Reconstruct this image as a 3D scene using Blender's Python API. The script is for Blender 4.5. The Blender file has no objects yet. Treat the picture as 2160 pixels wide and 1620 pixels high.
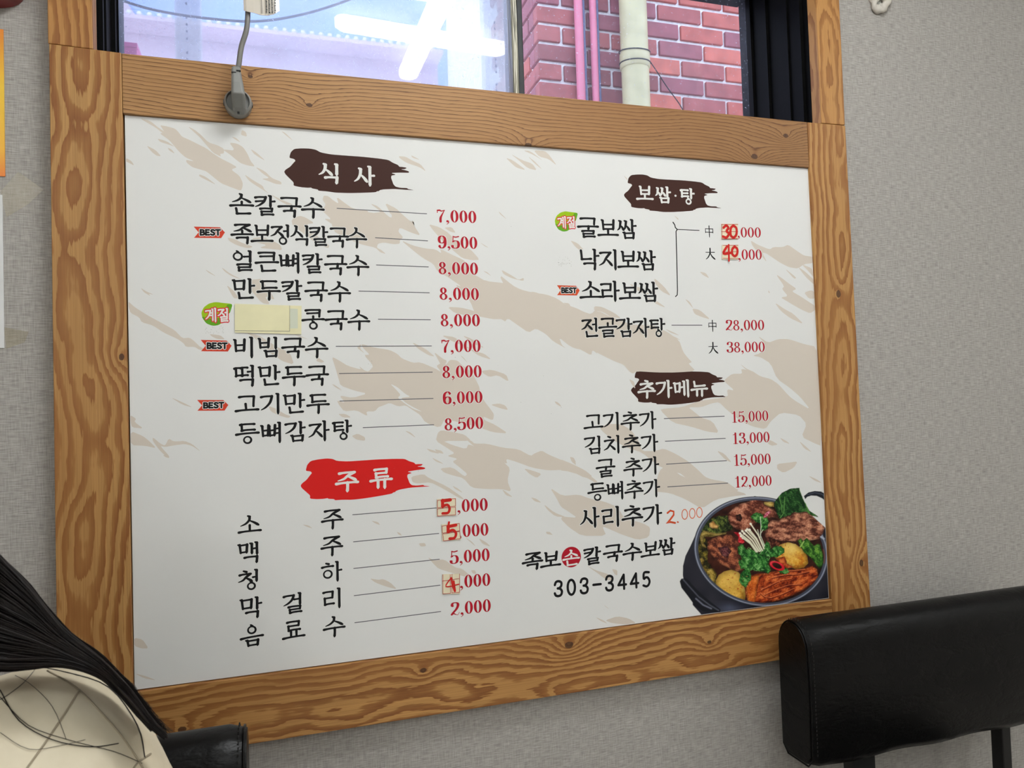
import bpy, bmesh, math, random
import numpy as np
from mathutils import Vector, Matrix, geometry
random.seed(7)
C = bpy.context.scene.collection
sc = bpy.context.scene

# ------------------------------------------------------------------ camera
F_PX = 1568.68
ROT = np.array([[0.95326958, 0.30130194, 0.02223182],
                [-0.30033752, 0.95305688, -0.03847028],
                [-0.03277936, 0.0299955, 0.9990124]])      # columns: right, forward, up
CAM = np.array([0.1964, -1.1465, 0.3729])
cd = bpy.data.cameras.new('camera'); cam = bpy.data.objects.new('camera', cd); C.objects.link(cam)
cam.matrix_world = Matrix([[ROT[0][0], ROT[0][2], -ROT[0][1], CAM[0]],
                           [ROT[1][0], ROT[1][2], -ROT[1][1], CAM[1]],
                           [ROT[2][0], ROT[2][2], -ROT[2][1], CAM[2]],
                           [0, 0, 0, 1]])
cd.sensor_width = 36; cd.lens = F_PX * 36 / 2160; cd.clip_start = 0.01
cd.dof.use_dof = True; cd.dof.focus_distance = 1.3; cd.dof.aperture_fstop = 18
sc.camera = cam
# ------------------------------------------------------------------ world, exposure
w = bpy.data.worlds.new('sky'); sc.world = w; w.use_nodes = True
bg = w.node_tree.nodes['Background']
bg.inputs[0].default_value = (0.70, 0.79, 1.0, 1); bg.inputs[1].default_value = 2.9
sc.view_settings.view_transform = 'Standard'; sc.view_settings.look = 'None'
sc.view_settings.gamma = 1; sc.view_settings.use_curve_mapping = False
sc.view_settings.exposure = 0.0
LAMP = 31.0          # emission of the ceiling tubes
sc.cycles.max_bounces = 8

# sheet lies in the plane y = 0, its lower left corner at the origin
SW, SH = 1.1595, 0.8
FLOOR, CEIL = -0.85, 1.6
def ray(px, py):
    return ROT @ np.array([(px - 1080) / F_PX, 1, -(py - 810) / F_PX])
def at(px, py, y=None, x=None, z=None):
    d = ray(px, py)
    t = (y - CAM[1]) / d[1] if y is not None else (x - CAM[0]) / d[0] if x is not None else (z - CAM[2]) / d[2]
    p = CAM + t * d
    return Vector((p[0], p[1], p[2]))

# ------------------------------------------------------------------ material helpers
def lin(c):
    r = []
    for v in c:
        v = v / 255
        r.append(v / 12.92 if v <= 0.04045 else ((v + 0.055) / 1.055) ** 2.4)
    return (r[0], r[1], r[2], 1)
class NT:
    def __init__(s, name):
        s.m = bpy.data.materials.new(name); s.m.use_nodes = True
        s.t = s.m.node_tree; s.b = s.t.nodes['Principled BSDF']; s.out = s.t.nodes['Material Output']
    def n(s, typ, **k):
        nd = s.t.nodes.new(typ)
        for a, v in k.items(): setattr(nd, a, v)
        return nd
    def put(s, sock, v):
        if hasattr(v, 'node') or isinstance(v, bpy.types.NodeSocket): s.t.links.new(v, sock)
        else: sock.default_value = v
    def math(s, op, a, b=0.0, c=None):
        nd = s.n('ShaderNodeMath', operation=op); s.put(nd.inputs[0], a); s.put(nd.inputs[1], b)
        if c is not None: s.put(nd.inputs[2], c)
        return nd.outputs[0]
    def noise(s, vec, scale, detail=3.0, rough=0.5):
        nd = s.n('ShaderNodeTexNoise'); s.put(nd.inputs['Vector'], vec)
        nd.inputs['Scale'].default_value = scale; nd.inputs['Detail'].default_value = detail
        nd.inputs['Roughness'].default_value = rough
        return nd.outputs['Fac']
    def comb(s, x, y, z=0.0):
        nd = s.n('ShaderNodeCombineXYZ')
        for i, v in enumerate((x, y, z)): s.put(nd.inputs[i], v)
        return nd.outputs[0]
    def ramp(s, fac, stops, interp='LINEAR'):
        nd = s.n('ShaderNodeValToRGB'); s.put(nd.inputs[0], fac); cr = nd.color_ramp; cr.interpolation = interp
        while len(cr.elements) < len(stops): cr.elements.new(0.5)
        for e, (p, c) in zip(cr.elements, stops): e.position = p; e.color = c
        return nd.outputs[0]
    def mix(s, fac, a, b, mode='MIX'):
        nd = s.n('ShaderNodeMix', data_type='RGBA', blend_type=mode)
        s.put(nd.inputs[0], fac); s.put(nd.inputs[6], a); s.put(nd.inputs[7], b)
        return nd.outputs[2]
    def bump(s, h, strength=0.3, dist=0.002):
        nd = s.n('ShaderNodeBump'); s.put(nd.inputs['Height'], h)
        nd.inputs['Strength'].default_value = strength; nd.inputs['Distance'].default_value = dist
        s.t.links.new(nd.outputs[0], s.b.inputs['Normal'])
    def set(s, rough=0.5, metal=0.0, spec=0.5, col=None):
        s.b.inputs['Roughness'].default_value = rough; s.b.inputs['Metallic'].default_value = metal
        s.b.inputs['Specular IOR Level'].default_value = spec
        if col is not None: s.put(s.b.inputs['Base Color'], col)
        return s.m
def plain(name, c, rough=0.5, metal=0.0, spec=0.5, var=0.06, scale=40):
    k = NT(name); co = k.n('ShaderNodeTexCoord').outputs['Object']
    c = lin(c); f = k.noise(co, scale, 4)
    d = tuple(v * (1 - var) for v in c[:3]) + (1,); e = tuple(min(1, v * (1 + var)) for v in c[:3]) + (1,)
    return k.set(rough, metal, spec, k.ramp(f, [(0.3, d), (0.7, e)]))

# ------------------------------------------------------------------ mesh helpers
def mesh_obj(name, verts, faces, mat, parent=None, smooth=False):
    me = bpy.data.meshes.new(name); me.from_pydata([tuple(v) for v in verts], [], faces); me.update()
    if mat: me.materials.append(mat)
    if smooth:
        for p in me.polygons: p.use_smooth = True
    o = bpy.data.objects.new(name, me); C.objects.link(o); o.parent = parent
    return o
def empty(name, loc=(0, 0, 0)):
    o = bpy.data.objects.new(name, None); C.objects.link(o); o.location = loc; o.empty_display_size = 0.05
    return o
def tag(o, label=None, cat=None, group=None, kind=None):
    if label: o['label'] = label
    if cat: o['category'] = cat
    if group: o['group'] = group
    if kind: o['kind'] = kind
    return o
class MB:
    def __init__(s): s.v = []; s.f = []
    def add(s, v, f):
        n = len(s.v); s.v += [tuple(p) for p in v]; s.f += [tuple(i + n for i in q) for q in f]
    def box(s, a, b):
        x0, y0, z0 = a; x1, y1, z1 = b
        s.add([(x0, y0, z0), (x1, y0, z0), (x1, y1, z0), (x0, y1, z0), (x0, y0, z1), (x1, y0, z1), (x1, y1, z1), (x0, y1, z1)],
              [(0, 3, 2, 1), (4, 5, 6, 7), (0, 1, 5, 4), (1, 2, 6, 5), (2, 3, 7, 6), (3, 0, 4, 7)])
    def tube(s, pts, r, n=10, cap=True):
        pts = [Vector(p) for p in pts]; rs = r if isinstance(r, (list, tuple)) else [r] * len(pts)
        rings = []; up = None
        for i, p in enumerate(pts):
            d = (pts[min(i + 1, len(pts) - 1)] - pts[max(i - 1, 0)]).normalized()
            if up is None: up = Vector((0, 0, 1)) if abs(d.z) < 0.9 else Vector((1, 0, 0))
            a = d.cross(up).normalized(); b = a.cross(d).normalized(); up = b
            rings.append([p + (a * math.cos(t) + b * math.sin(t)) * rs[i] for t in [2 * math.pi * k / n for k in range(n)]])
        v = [q for g in rings for q in g]; f = []
        for i in range(len(pts) - 1):
            for k in range(n):
                f.append((i * n + k, i * n + (k + 1) % n, (i + 1) * n + (k + 1) % n, (i + 1) * n + k))
        if cap: f.append(tuple(range(n))[::-1]); f.append(tuple((len(pts) - 1) * n + k for k in range(n)))
        s.add(v, f)
    def build(s, name, mat, parent=None, smooth=False, bevel=0):
        o = mesh_obj(name, s.v, s.f, mat, parent, smooth)
        bm = bmesh.new(); bm.from_mesh(o.data); bmesh.ops.recalc_face_normals(bm, faces=bm.faces); bm.to_mesh(o.data); bm.free()
        if bevel:
            b = o.modifiers.new('bevel', 'BEVEL'); b.width = bevel; b.segments = 2; b.limit_method = 'ANGLE'
        return o
def box(name, a, b, mat, parent=None, bevel=0):
    m = MB(); m.box(a, b); return m.build(name, mat, parent, bevel=bevel)
def spline(pts, n=8):
    pts = [Vector(p) for p in pts]; out = []
    for i in range(len(pts) - 1):
        p0 = pts[max(i - 1, 0)]; p1 = pts[i]; p2 = pts[i + 1]; p3 = pts[min(i + 2, len(pts) - 1)]
        for k in range(n):
            t = k / n
            out.append(0.5 * ((2 * p1) + (p2 - p0) * t + (2 * p0 - 5 * p1 + 4 * p2 - p3) * t * t + (3 * p1 - p0 - 3 * p2 + p3) * t ** 3))
    return out + [pts[-1]]

# ------------------------------------------------------------------ materials
def wallpaper():
    k = NT('grey_fabric_wallpaper'); g = k.n('ShaderNodeNewGeometry').outputs['Position']
    sp = k.n('ShaderNodeSeparateXYZ'); k.t.links.new(g, sp.inputs[0]); x, y, z = sp.outputs
    xx = k.math('ADD', x, y)
    hz = k.noise(k.comb(k.math('MULTIPLY', xx, 60.0), k.math('MULTIPLY', z, 700.0)), 1.0, 3)
    vt = k.noise(k.comb(k.math('MULTIPLY', xx, 700.0), k.math('MULTIPLY', z, 50.0)), 1.0, 3)
    weave = k.math('ADD', k.math('MULTIPLY', hz, 0.62), k.math('MULTIPLY', vt, 0.38))
    big = k.noise(k.comb(k.math('MULTIPLY', xx, 3.0), k.math('MULTIPLY', z, 2.0)), 1.0, 3)
    c = k.ramp(weave, [(0.36, lin((142, 138, 133))), (0.5, lin((166, 162, 156))), (0.64, lin((186, 182, 177)))])
    c = k.mix(k.math('MULTIPLY', big, 0.2), c, lin((160, 153, 152)))
    k.bump(weave, 0.35, 0.0012)
    return k.set(0.75, spec=0.2, col=c)
M_wall = wallpaper()
def wood(name, seed, knots=(), freq=95, vc=0.02, amp=0.05, depth=0.02, light=(190, 143, 86), dark=(128, 78, 38), lines=False, tone=0.0):
    """sawn fir: u runs along the grain, v across it (UV in metres); rings = distance to a wandering pith"""
    k = NT(name); uv = k.n('ShaderNodeUVMap').outputs[0]
    sp = k.n('ShaderNodeSeparateXYZ'); k.t.links.new(uv, sp.inputs[0]); u, v = sp.outputs[0], sp.outputs[1]
    dz = seed * 7.3
    def N(su, sv, off=0.0, det=2.0):
        return k.math('SUBTRACT', k.noise(k.comb(k.math('MULTIPLY', u, su), k.math('MULTIPLY', v, sv), dz + off), 1.0, det), 0.5)
    cen = k.math('MULTIPLY_ADD', N(2.2, 1.0), amp * 1.2, vc)
    dep = k.math('MULTIPLY_ADD', N(6.0, 5.0, 3.1, 2.5), amp, depth)
    dv = k.math('SUBTRACT', v, cen)
    r = k.math('SQRT', k.math('ADD', k.math('MULTIPLY', dv, dv), k.math('MULTIPLY', dep, dep)))
    r = k.math('ADD', r, k.math('MULTIPLY', N(13, 48, 5.5, 3), 0.011 if not lines else 0.0065))
    r = k.math('ADD', r, k.math('MULTIPLY', N(28, 380, 9.5, 2), 0.0062 if not lines else 0.0022))
    kmask = None
    for (ku, kv, kr) in knots:
        du = k.math('SUBTRACT', u, ku); dk = k.math('SUBTRACT', v, kv)
        d2 = k.math('ADD', k.math('MULTIPLY', k.math('MULTIPLY', du, du), 0.45), k.math('MULTIPLY', dk, dk))
        dist = k.math('SQRT', d2)
        g = k.math('EXPONENT', k.math('DIVIDE', dist, -kr * 2.6))
        r = k.math('ADD', r, k.math('MULTIPLY', g, kr * 4.2))
        mk = k.math('LESS_THAN', k.math('ADD', dist, k.math('MULTIPLY', N(200, 200, 2), 0.002)), kr * 0.55)
        kmask = mk if kmask is None else k.math('MAXIMUM', kmask, mk)
    t = k.math('FRACT', k.math('MULTIPLY', r, freq))
    if lines:
        c = k.ramp(t, [(0.0, lin(light)), (0.62, lin(tuple(0.88 * a + 0.12 * b for a, b in zip(light, dark)))), (0.80, lin(tuple(0.6 * a + 0.4 * b for a, b in zip(light, dark)))), (0.875, lin(tuple(x * .8 for x in dark))), (0.93, lin(tuple(x * .8 for x in dark))), (1.0, lin(light))])
    else:
        c = k.ramp(t, [(0.0, lin(light)), (0.40, lin(light)), (0.52, lin(tuple(0.4 * a + 0.6 * b for a, b in zip(light, dark)))), (0.94, lin(dark)), (1.0, lin(light))])
    fib = k.math('ADD', N(9, 900, 1.0, 3), 0.5)
    c = k.mix(k.ramp(fib, [(0.35, (0.30, 0.30, 0.30, 1)), (0.65, (0, 0, 0, 1))]), c, lin(tuple(x * 0.72 for x in dark)))
    big = k.math('ADD', N(1.7, 9, 4.4, 2), 0.5)
    c = k.mix(k.ramp(big, [(0.35, (0.42, 0.42, 0.42, 1)), (0.62, (0, 0, 0, 1))]), c, lin(tuple(0.45 * a + 0.55 * b for a, b in zip(light, dark))))
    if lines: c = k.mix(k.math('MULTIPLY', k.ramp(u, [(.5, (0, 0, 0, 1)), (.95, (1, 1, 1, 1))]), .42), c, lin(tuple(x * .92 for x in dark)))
    if kmask is not None: c = k.mix(k.math('MULTIPLY', kmask, 0.85), c, lin((66, 40, 26)))
    k.bump(t, 0.25, 0.0008)
    return k.set(0.5, spec=0.35, col=c)
M_black = plain('black_aluminium', (7, 7, 7), 0.6, 0.0, 0.08, 0.35, 25)
k = NT('worn_aluminium'); co = k.n('ShaderNodeTexCoord').outputs['Object']; mp = k.n('ShaderNodeMapping'); mp.inputs['Scale'].default_value = (1, 1, .02); k.t.links.new(co, mp.inputs[0])
M_alu = k.set(0.4, 0.4, 0.5, k.ramp(k.noise(mp.outputs[0], 620, 3), [(.35, lin((36, 34, 30))), (.5, lin((120, 116, 100))), (.65, lin((214, 210, 196)))]))
M_alu2 = plain('dark_rubber_gasket', (40, 42, 46), 0.5, 0, 0.4, 0.3, 60)
M_pvc = plain('white_frame_plastic', (236, 244, 250), 0.4)
tr_ = M_pvc.node_tree; tb = tr_.nodes.new('ShaderNodeBsdfTransparent'); mxs = tr_.nodes.new('ShaderNodeMixShader'); mxs.inputs[0].default_value = 0.5
tr_.links.new(tr_.nodes['Principled BSDF'].outputs[0], mxs.inputs[1]); tr_.links.new(tb.outputs[0], mxs.inputs[2]); tr_.links.new(mxs.outputs[0], tr_.nodes['Material Output'].inputs[0])   # posts made half see-through, so their unlit face looks paler
M_leather = None
def leather():
    k = NT('black_leather'); co = k.n('ShaderNodeTexCoord').outputs['Object']
    m = k.n('ShaderNodeMapping'); m.inputs['Scale'].default_value = (1, 1, 2.2); k.t.links.new(co, m.inputs[0])
    f = k.noise(m.outputs[0], 9, 5, 0.6); g = k.noise(co, 260, 2)
    cr = k.math('ABSOLUTE', k.math('SUBTRACT', f, 0.5)); cr = k.math('MINIMUM', k.math('MULTIPLY', cr, 14.0), 1.0)
    k.bump(k.math('ADD', k.math('MULTIPLY', cr, 1.0), k.math('MULTIPLY', g, 0.15)), 0.28, 0.0012)
    return k.set(0.36, spec=0.2, col=k.ramp(f, [(0.3, lin((5, 5, 6))), (0.7, lin((11, 10, 10)))]))
M_leather = leather()
M_metal = plain('black_painted_steel', (16, 16, 17), 0.4, 0.2)
M_thread = plain('black_stitching', (38, 36, 36), 0.6)

# ------------------------------------------------------------------ room shell
wb = MB(); WY0, WY1 = 0.02, 0.24
WX0, WX1, WZ0, WZ1 = -0.045, 1.193, 0.82, 1.262
wb.box((-2.2, WY0, FLOOR), (WX0, WY1, CEIL)); wb.box((WX1, WY0, FLOOR), (3.6, WY1, CEIL))
wb.box((WX0, WY0, FLOOR), (WX1, WY1, WZ0)); wb.box((WX0, WY0, WZ1), (WX1, WY1, CEIL))
tag(wb.build('wall_back', M_wall), kind='structure')
M_floor = plain('grey_floor_tile', (178, 172, 164), 0.5, var=0.15, scale=6)
M_ceil = plain('white_ceiling_board', (226, 226, 222), 0.8)
M_oth = plain('pale_room_paint', (222, 220, 214), 0.8)
tag(box('floor', (-2.2, -3.6, FLOOR - 0.05), (3.6, WY1, FLOOR), M_floor), kind='structure')
tag(box('ceiling', (-2.2, -3.6, CEIL), (3.6, WY1, CEIL + 0.05), M_ceil), kind='structure')
tag(box('wall_left', (-2.25, -3.6, FLOOR), (-2.2, WY1, CEIL), M_oth), kind='structure')
tag(box('wall_right', (3.6, -3.6, FLOOR), (3.65, WY1, CEIL), M_oth), kind='structure')
tag(box('wall_front', (-2.25, -3.65, FLOOR), (3.65, -3.6, CEIL), M_oth), kind='structure')

# ------------------------------------------------------------------ ceiling lamps (cross-shaped tubes); rear ones added as fill
def emis(name, c, s):
    m = bpy.data.materials.new(name); m.use_nodes = True; t = m.node_tree; t.nodes.clear()
    e = t.nodes.new('ShaderNodeEmission'); e.inputs[0].default_value = c; e.inputs[1].default_value = s
    o = t.nodes.new('ShaderNodeOutputMaterial'); t.links.new(e.outputs[0], o.inputs[0]); return m
M_tube = emis('lit_lamp_diffuser', (0.965, 0.99, 1.0, 1), LAMP); M_tube2 = emis('bright_lamp_diffuser', (0.965, 0.99, 1.0, 1), LAMP * 1.4)
M_lampbody = plain('white_lamp_housing', (232, 232, 228), 0.4)
GY = 0.165                       # glass plane of the left sash
def cross_lamp(x, y, label, group=None, mat=None):
    r = empty('ceiling_lamp', (x, y, CEIL)); tag(r, label, 'lamp', group)
    b = MB(); b.box((-0.05, -0.05, -0.03), (0.05, 0.05, 0.0)); b.build('mount', M_lampbody, r, bevel=0.004)
    m = MB(); n = 6; hw = 0.031
    for (dx, dy, L) in ((1, -0.09, 0.282), (0.03, 1, 0.300)):
        d = Vector((dx, dy, 0)).normalized(); s_ = Vector((-d.y, d.x, 0))
        top = []; bot = []; prof = []
        for i in range(13):
            a = -math.pi / 2 + math.pi * i / 12; prof.append(d * (L - hw + hw * math.cos(a)) + s_ * (hw * math.sin(a)))
        for i in range(13):
            a = math.pi / 2 + math.pi * i / 12; prof.append(d * (-(L - hw) + hw * math.cos(a)) + s_ * (hw * math.sin(a)))
        N_ = len(prof); off = 0.0 if dx == 1 else 0.0008
        v = [p + Vector((0, 0, -0.03)) for p in prof] + [p + Vector((0, 0, -0.052 - off)) for p in prof] + [p * 0.97 + Vector((0, 0, -0.056 - off)) for p in prof]
        f = [(i, (i + 1) % N_, N_ + (i + 1) % N_, N_ + i) for i in range(N_)] + [(N_ + i, N_ + (i + 1) % N_, 2 * N_ + (i + 1) % N_, 2 * N_ + i) for i in range(N_)] + [tuple(range(N_)), tuple(range(2 * N_, 3 * N_))]
        m.add(v, f)
    m.build('diffuser', mat or M_tube, r)
    return r
cross_lamp(0.669, 2 * GY - 1.150, 'white cross-shaped ceiling lamp near the window, mirrored in its left pane', mat=M_tube2)
cross_lamp(2.45, -1.5, 'white cross-shaped ceiling lamp beyond the right end of the wooden frame')
cross_lamp(-1.1, -2.2, 'unseen cross-shaped fill lamp added over the left side of the room')  # added out of view to lift the left wall and lower sheet
cross_lamp(0.7, -2.5, 'unseen cross-shaped fill lamp added in the middle of the room, behind the camera')  # unseen lamp, put in to even the light on the sheet
cross_lamp(2.4, -3.1, 'unseen cross-shaped fill lamp added in the far corner of the room, on the right')  # one more added lamp at the back, for flatter light
cross_lamp(-1.0, -3.2, 'unseen cross-shaped fill lamp added in the far corner of the room, on the left')  # added as well, unseen fill from the back left

# ------------------------------------------------------------------ wooden frame round sheet and window
frame = empty('wooden_frame', (0, 0, 0))
tag(frame, 'knotty brown fir frame of wide flat boards around the menu sheet and the window', 'frame')
def board(quad, seed, vertical, **kw):
    """quad: four (x, z) corners bl, br, tr, tl of the face; UV in metres with u along the grain"""
    mat = wood('fir_board_%d' % seed, seed, **kw)
    y0, y1 = -0.005, 0.0199
    v = [(x, y0, z) for x, z in quad] + [(x, y1, z) for x, z in quad]
    f = [(0, 1, 2, 3), (7, 6, 5, 4), (0, 4, 5, 1), (1, 5, 6, 2), (2, 6, 7, 3), (3, 7, 4, 0)]
    o = mesh_obj('board', v, f, mat, frame)
    uvl = o.data.uv_layers.new(name='UVMap'); x0 = quad[0][0]; z0 = quad[0][1]
    for l in o.data.loops:
        p = o.data.vertices[l.vertex_index].co
        a, b = p.x - x0, p.z - z0
        uvl.data[l.index].uv = (b, a + p.y - y0) if vertical else (a, b + p.y - y0)
    bv = o.modifiers.new('bevel', 'BEVEL'); bv.width = 0.0012; bv.segments = 2
    return o
board([(-0.0918, -0.096), (-0.0005, -0.096), (-0.0015, 0.8868), (-0.0906, 0.8892)], 1, True, vc=0.045, amp=0.085, depth=0.012, freq=78, knots=((0.555, 0.084, 0.006),), light=(184, 140, 84), dark=(136, 84, 40))
board([(1.1605, -0.096), (1.2476, -0.096), (1.2405, 0.8872), (1.1535, 0.8862)], 2, True, vc=0.05, amp=0.07, depth=0.012, freq=82, knots=((0.155, 0.07, 0.008), (0.66, 0.046, 0.0085)), light=(188, 142, 84), dark=(140, 88, 42))
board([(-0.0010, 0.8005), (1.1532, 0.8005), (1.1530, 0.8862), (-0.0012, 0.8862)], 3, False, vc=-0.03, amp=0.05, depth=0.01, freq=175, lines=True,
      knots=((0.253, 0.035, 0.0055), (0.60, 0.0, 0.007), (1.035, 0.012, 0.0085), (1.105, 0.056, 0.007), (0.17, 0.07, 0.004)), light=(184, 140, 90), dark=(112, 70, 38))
board([(0.0000, -0.096), (1.1600, -0.096), (1.1600, -0.0008), (0.0000, -0.0008)], 4, False, vc=0.03, amp=0.075, depth=0.02, freq=105,
      knots=((0.06, 0.035, 0.007), (0.40, 0.07, 0.006), (0.64, 0.078, 0.009), (0.9, 0.05, 0.005)), light=(186, 138, 80), dark=(130, 80, 38))
board([(-0.0918, 0.8897), (-0.0367, 0.8880), (-0.0367, 1.30), (-0.0918, 1.30)], 5, True, vc=-0.01, amp=0.05, depth=0.012, freq=90, light=(186, 136, 78), dark=(136, 84, 40))
board([(1.1855, 0.8872), (1.2400, 0.8880), (1.2400, 1.30), (1.1855, 1.30)], 6, True, vc=0.03, amp=0.07, depth=0.015, freq=85, light=(190, 140, 80), dark=(142, 92, 46))
board([(-0.0360, 1.246), (1.1850, 1.246), (1.1850, 1.30), (-0.0360, 1.30)], 7, False, vc=0.02, amp=0.06, depth=0.015, freq=95)

# ------------------------------------------------------------------ window
win = empty('window_1', (0.57, 0.1, 0.86)); win['kind'] = 'structure'
def wparent(o): o.parent = win; o.matrix_parent_inverse = win.matrix_world.inverted(); o.location = -Vector(win.location); o.matrix_parent_inverse = Matrix(); return o
def wobj(mb, name, mat, **k): return wparent(mb.build(name, mat, None, **k))
def jamb(x, sgn):
    prof = [(0.021, 0), (0.034, 0), (0.034, 0.007), (0.041, 0.007), (0.041, 0), (0.076, 0), (0.076, 0.0035), (0.084, 0.0035), (0.084, -0.002),
            (0.140, -0.002), (0.140, 0.004), (0.147, 0.004), (0.147, -0.002), (0.192, -0.002), (0.192, 0.004), (0.200, 0.004), (0.200, 0.0), (0.236, 0.0)]
    m = MB(); z0, z1 = 0.822, 1.262
    v = []; n = len(prof)
    for z in (z0, z1):
        for (y, d) in prof: v.append((x - sgn * d, y, z))
        for y in (0.236, 0.021): v.append((x + sgn * 0.006, y, z))
    n += 2
    f = [(i, (i + 1) % n, n + (i + 1) % n, n + i) for i in range(n)] + [tuple(range(n))[::-1], tuple(range(n, 2 * n))]
    m.add(v, f); wobj(m, 'jamb', M_black)
jamb(1.186, 1); jamb(-0.0385, -1)
m = MB(); m.box((-0.036, 0.022, 0.8225), (1.183, 0.236, 0.858)); m.box((-0.036, 0.14, 0.858), (1.183, 0.147, 0.868)); wobj(m, 'sill', M_black)
zt = at(1568, 11, y=0.2245).z
m = MB(); m.box((-0.036, 0.055, zt + 0.022), (1.183, 0.19, 1.2615)); m.box((-0.036, 0.19, zt), (1.183, 0.236, 1.2615)); wobj(m, 'header', M_black)
xs = at(1077, 100, y=0.15).x
m = MB(); m.box((xs, 0.142, 0.8585), (xs + 0.0125, 0.19, zt)); wobj(m, 'stile', M_alu, bevel=0.002)
m = MB(); m.box((xs + 0.0127, 0.146, 0.8585), (xs + 0.024, 0.188, zt)); wobj(m, 'gasket', M_alu2, bevel=0.002)
def glass(name, dirt, dirtcol, speck):
    m = bpy.data.materials.new(name); m.use_nodes = True; t = m.node_tree; t.nodes.clear()
    N_ = t.nodes.new; L = t.links.new
    o = N_('ShaderNodeOutputMaterial'); tr = N_('ShaderNodeBsdfTransparent'); tr.inputs[0].default_value = (0.93, 0.97, 1, 1)
    gl = N_('ShaderNodeBsdfGlossy'); gl.inputs['Roughness'].default_value = 0.015; gl.inputs[0].default_value = (1, 1, 1, 1)
    fr = N_('ShaderNodeFresnel'); fr.inputs[0].default_value = 1.5
    mx = N_('ShaderNodeMixShader'); L(fr.outputs[0], mx.inputs[0]); L(tr.outputs[0], mx.inputs[1]); L(gl.outputs[0], mx.inputs[2])
    df = N_('ShaderNodeBsdfTranslucent'); df.inputs[0].default_value = dirtcol
    d2 = N_('ShaderNodeBsdfDiffuse'); d2.inputs[0].default_value = dirtcol
    ms = N_('ShaderNodeMixShader'); ms.inputs[0].default_value = 0.35; L(df.outputs[0], ms.inputs[1]); L(d2.outputs[0], ms.inputs[2])
    co = N_('ShaderNodeTexCoord'); n1 = N_('ShaderNodeTexNoise'); n1.inputs['Scale'].default_value = 9; n1.inputs['Detail'].default_value = 5; L(co.outputs['Object'], n1.inputs['Vector'])
    n2 = N_('ShaderNodeTexNoise'); n2.inputs['Scale'].default_value = 330; n2.inputs['Detail'].default_value = 1; L(co.outputs['Object'], n2.inputs['Vector'])
    r1 = N_('ShaderNodeMapRange'); r1.inputs[1].default_value = 0.3; r1.inputs[2].default_value = 0.7; r1.inputs[3].default_value = dirt * 0.7; r1.inputs[4].default_value = dirt * 1.3; L(n1.outputs[0], r1.inputs[0])
    r2 = N_('ShaderNodeMapRange'); r2.inputs[1].default_value = 0.70; r2.inputs[2].default_value = 0.75; r2.inputs[3].default_value = 0; r2.inputs[4].default_value = speck; L(n2.outputs[0], r2.inputs[0])
    ad = N_('ShaderNodeMath'); ad.operation = 'ADD'; ad.use_clamp = True; L(r1.outputs[0], ad.inputs[0]); L(r2.outputs[0], ad.inputs[1])
    m2 = N_('ShaderNodeMixShader'); L(ad.outputs[0], m2.inputs[0]); L(mx.outputs[0], m2.inputs[1]); L(ms.outputs[0], m2.inputs[2]); L(m2.outputs[0], o.inputs[0])
    return m
M_gl = glass('dusty_glass', 0.42, (0.66, 0.76, 0.97, 1), 0.45)
M_gr = glass('clear_glass', 0.06, (0.80, 0.85, 1, 1), 0.45)
def pane(x0, x1, y, mat):
    o = mesh_obj('pane', [(x0, y, 0.858), (x1, y, 0.858), (x1, y, zt + 0.02), (x0, y, zt + 0.02)], [(0, 1, 2, 3)], mat); wparent(o)
pane(-0.034, xs, GY, M_gl); pane(xs + 0.024, 1.181, 0.205, M_gr)

# ------------------------------------------------------------------ outside
M_mortar = plain('pale_mortar', (240, 240, 240), 0.9, var=0.15, scale=60)
M_bricks = [plain('brick_%d' % i, c, 0.75, var=0.16, scale=22) for i, c in enumerate([(164, 92, 90), (182, 98, 88), (150, 88, 96), (196, 108, 94), (142, 82, 84)])]
house = empty('brick_house', (1.144, 1.4, FLOOR)); tag(house, 'red brick house corner across the alley, behind the window\'s right half', 'building')
hl = -Vector(house.location)
def hpart(mb, name, mat, **k):
    o = mb.build(name, mat, house, **k); o.location = hl; return o
BX, BY = 1.144, 1.4
m = MB(); m.box((BX + 0.012, BY + 0.012, FLOOR), (4.2, 2.9, 3.0)); hpart(m, 'mortar_wall', M_mortar)
pitch = 0.0716; zref = at(1133, 40, y=BY).z    # a bed joint
bm_ = MB(); bm_.box((0, 0, 0), (1, 1, 1))
def brick(x0, x1, y0, y1, z0, z1, i):
    mb = MB(); mb.box((x0, y0, z0), (x1, y1, z1)); o = hpart(mb, 'brick', M_bricks[i], bevel=0.0025)
for row in range(-13, 8):
    z0 = zref + row * pitch - 0.005; z1 = z0 + 0.0570
    odd = row % 2
    x = BX; first = True
    while x < 2.9:
        L_ = (0.092 if odd else 0.19) if first else 0.19
        j = random.uniform(-0.001, 0.001)
        c = random.choice([2, 0, 4, 2, 0] if x < 1.5 else [1, 3, 0, 1, 3, 2])
        dep = 0.011 + random.uniform(-0.001, 0.0015)
        if first: brick(x, x + L_, BY + j, BY + 0.04, z0, z1, c)
        else: brick(x, x + L_, BY + j, BY + 0.04, z0 + random.uniform(-0.001, 0.001), z1, c)
        x += L_ + 0.012; first = False
    y = BY + 0.0405 if True else 0
    yy = BY + (0.19 if odd else 0.092); c0 = BY + 0.041
    brick(BX, BX + 0.04, c0, yy, z0, z1, random.choice([0, 2]))
    y = yy + 0.011
    while y < 1.9:
        brick(BX, BX + 0.04, y, y + 0.19, z0, z1, random.choice([0, 2, 1])); y += 0.201
M_pipe = plain('cream_drainpipe_plastic', (190, 182, 142), 0.45, var=0.12, scale=14)
M_pink = plain('pink_conduit_plastic', (206, 118, 140), 0.5); M_blue = plain('blue_grey_cable_sheath', (92, 98, 130), 0.5)
M_wire = plain('black_wire', (30, 32, 38), 0.5)
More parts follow.
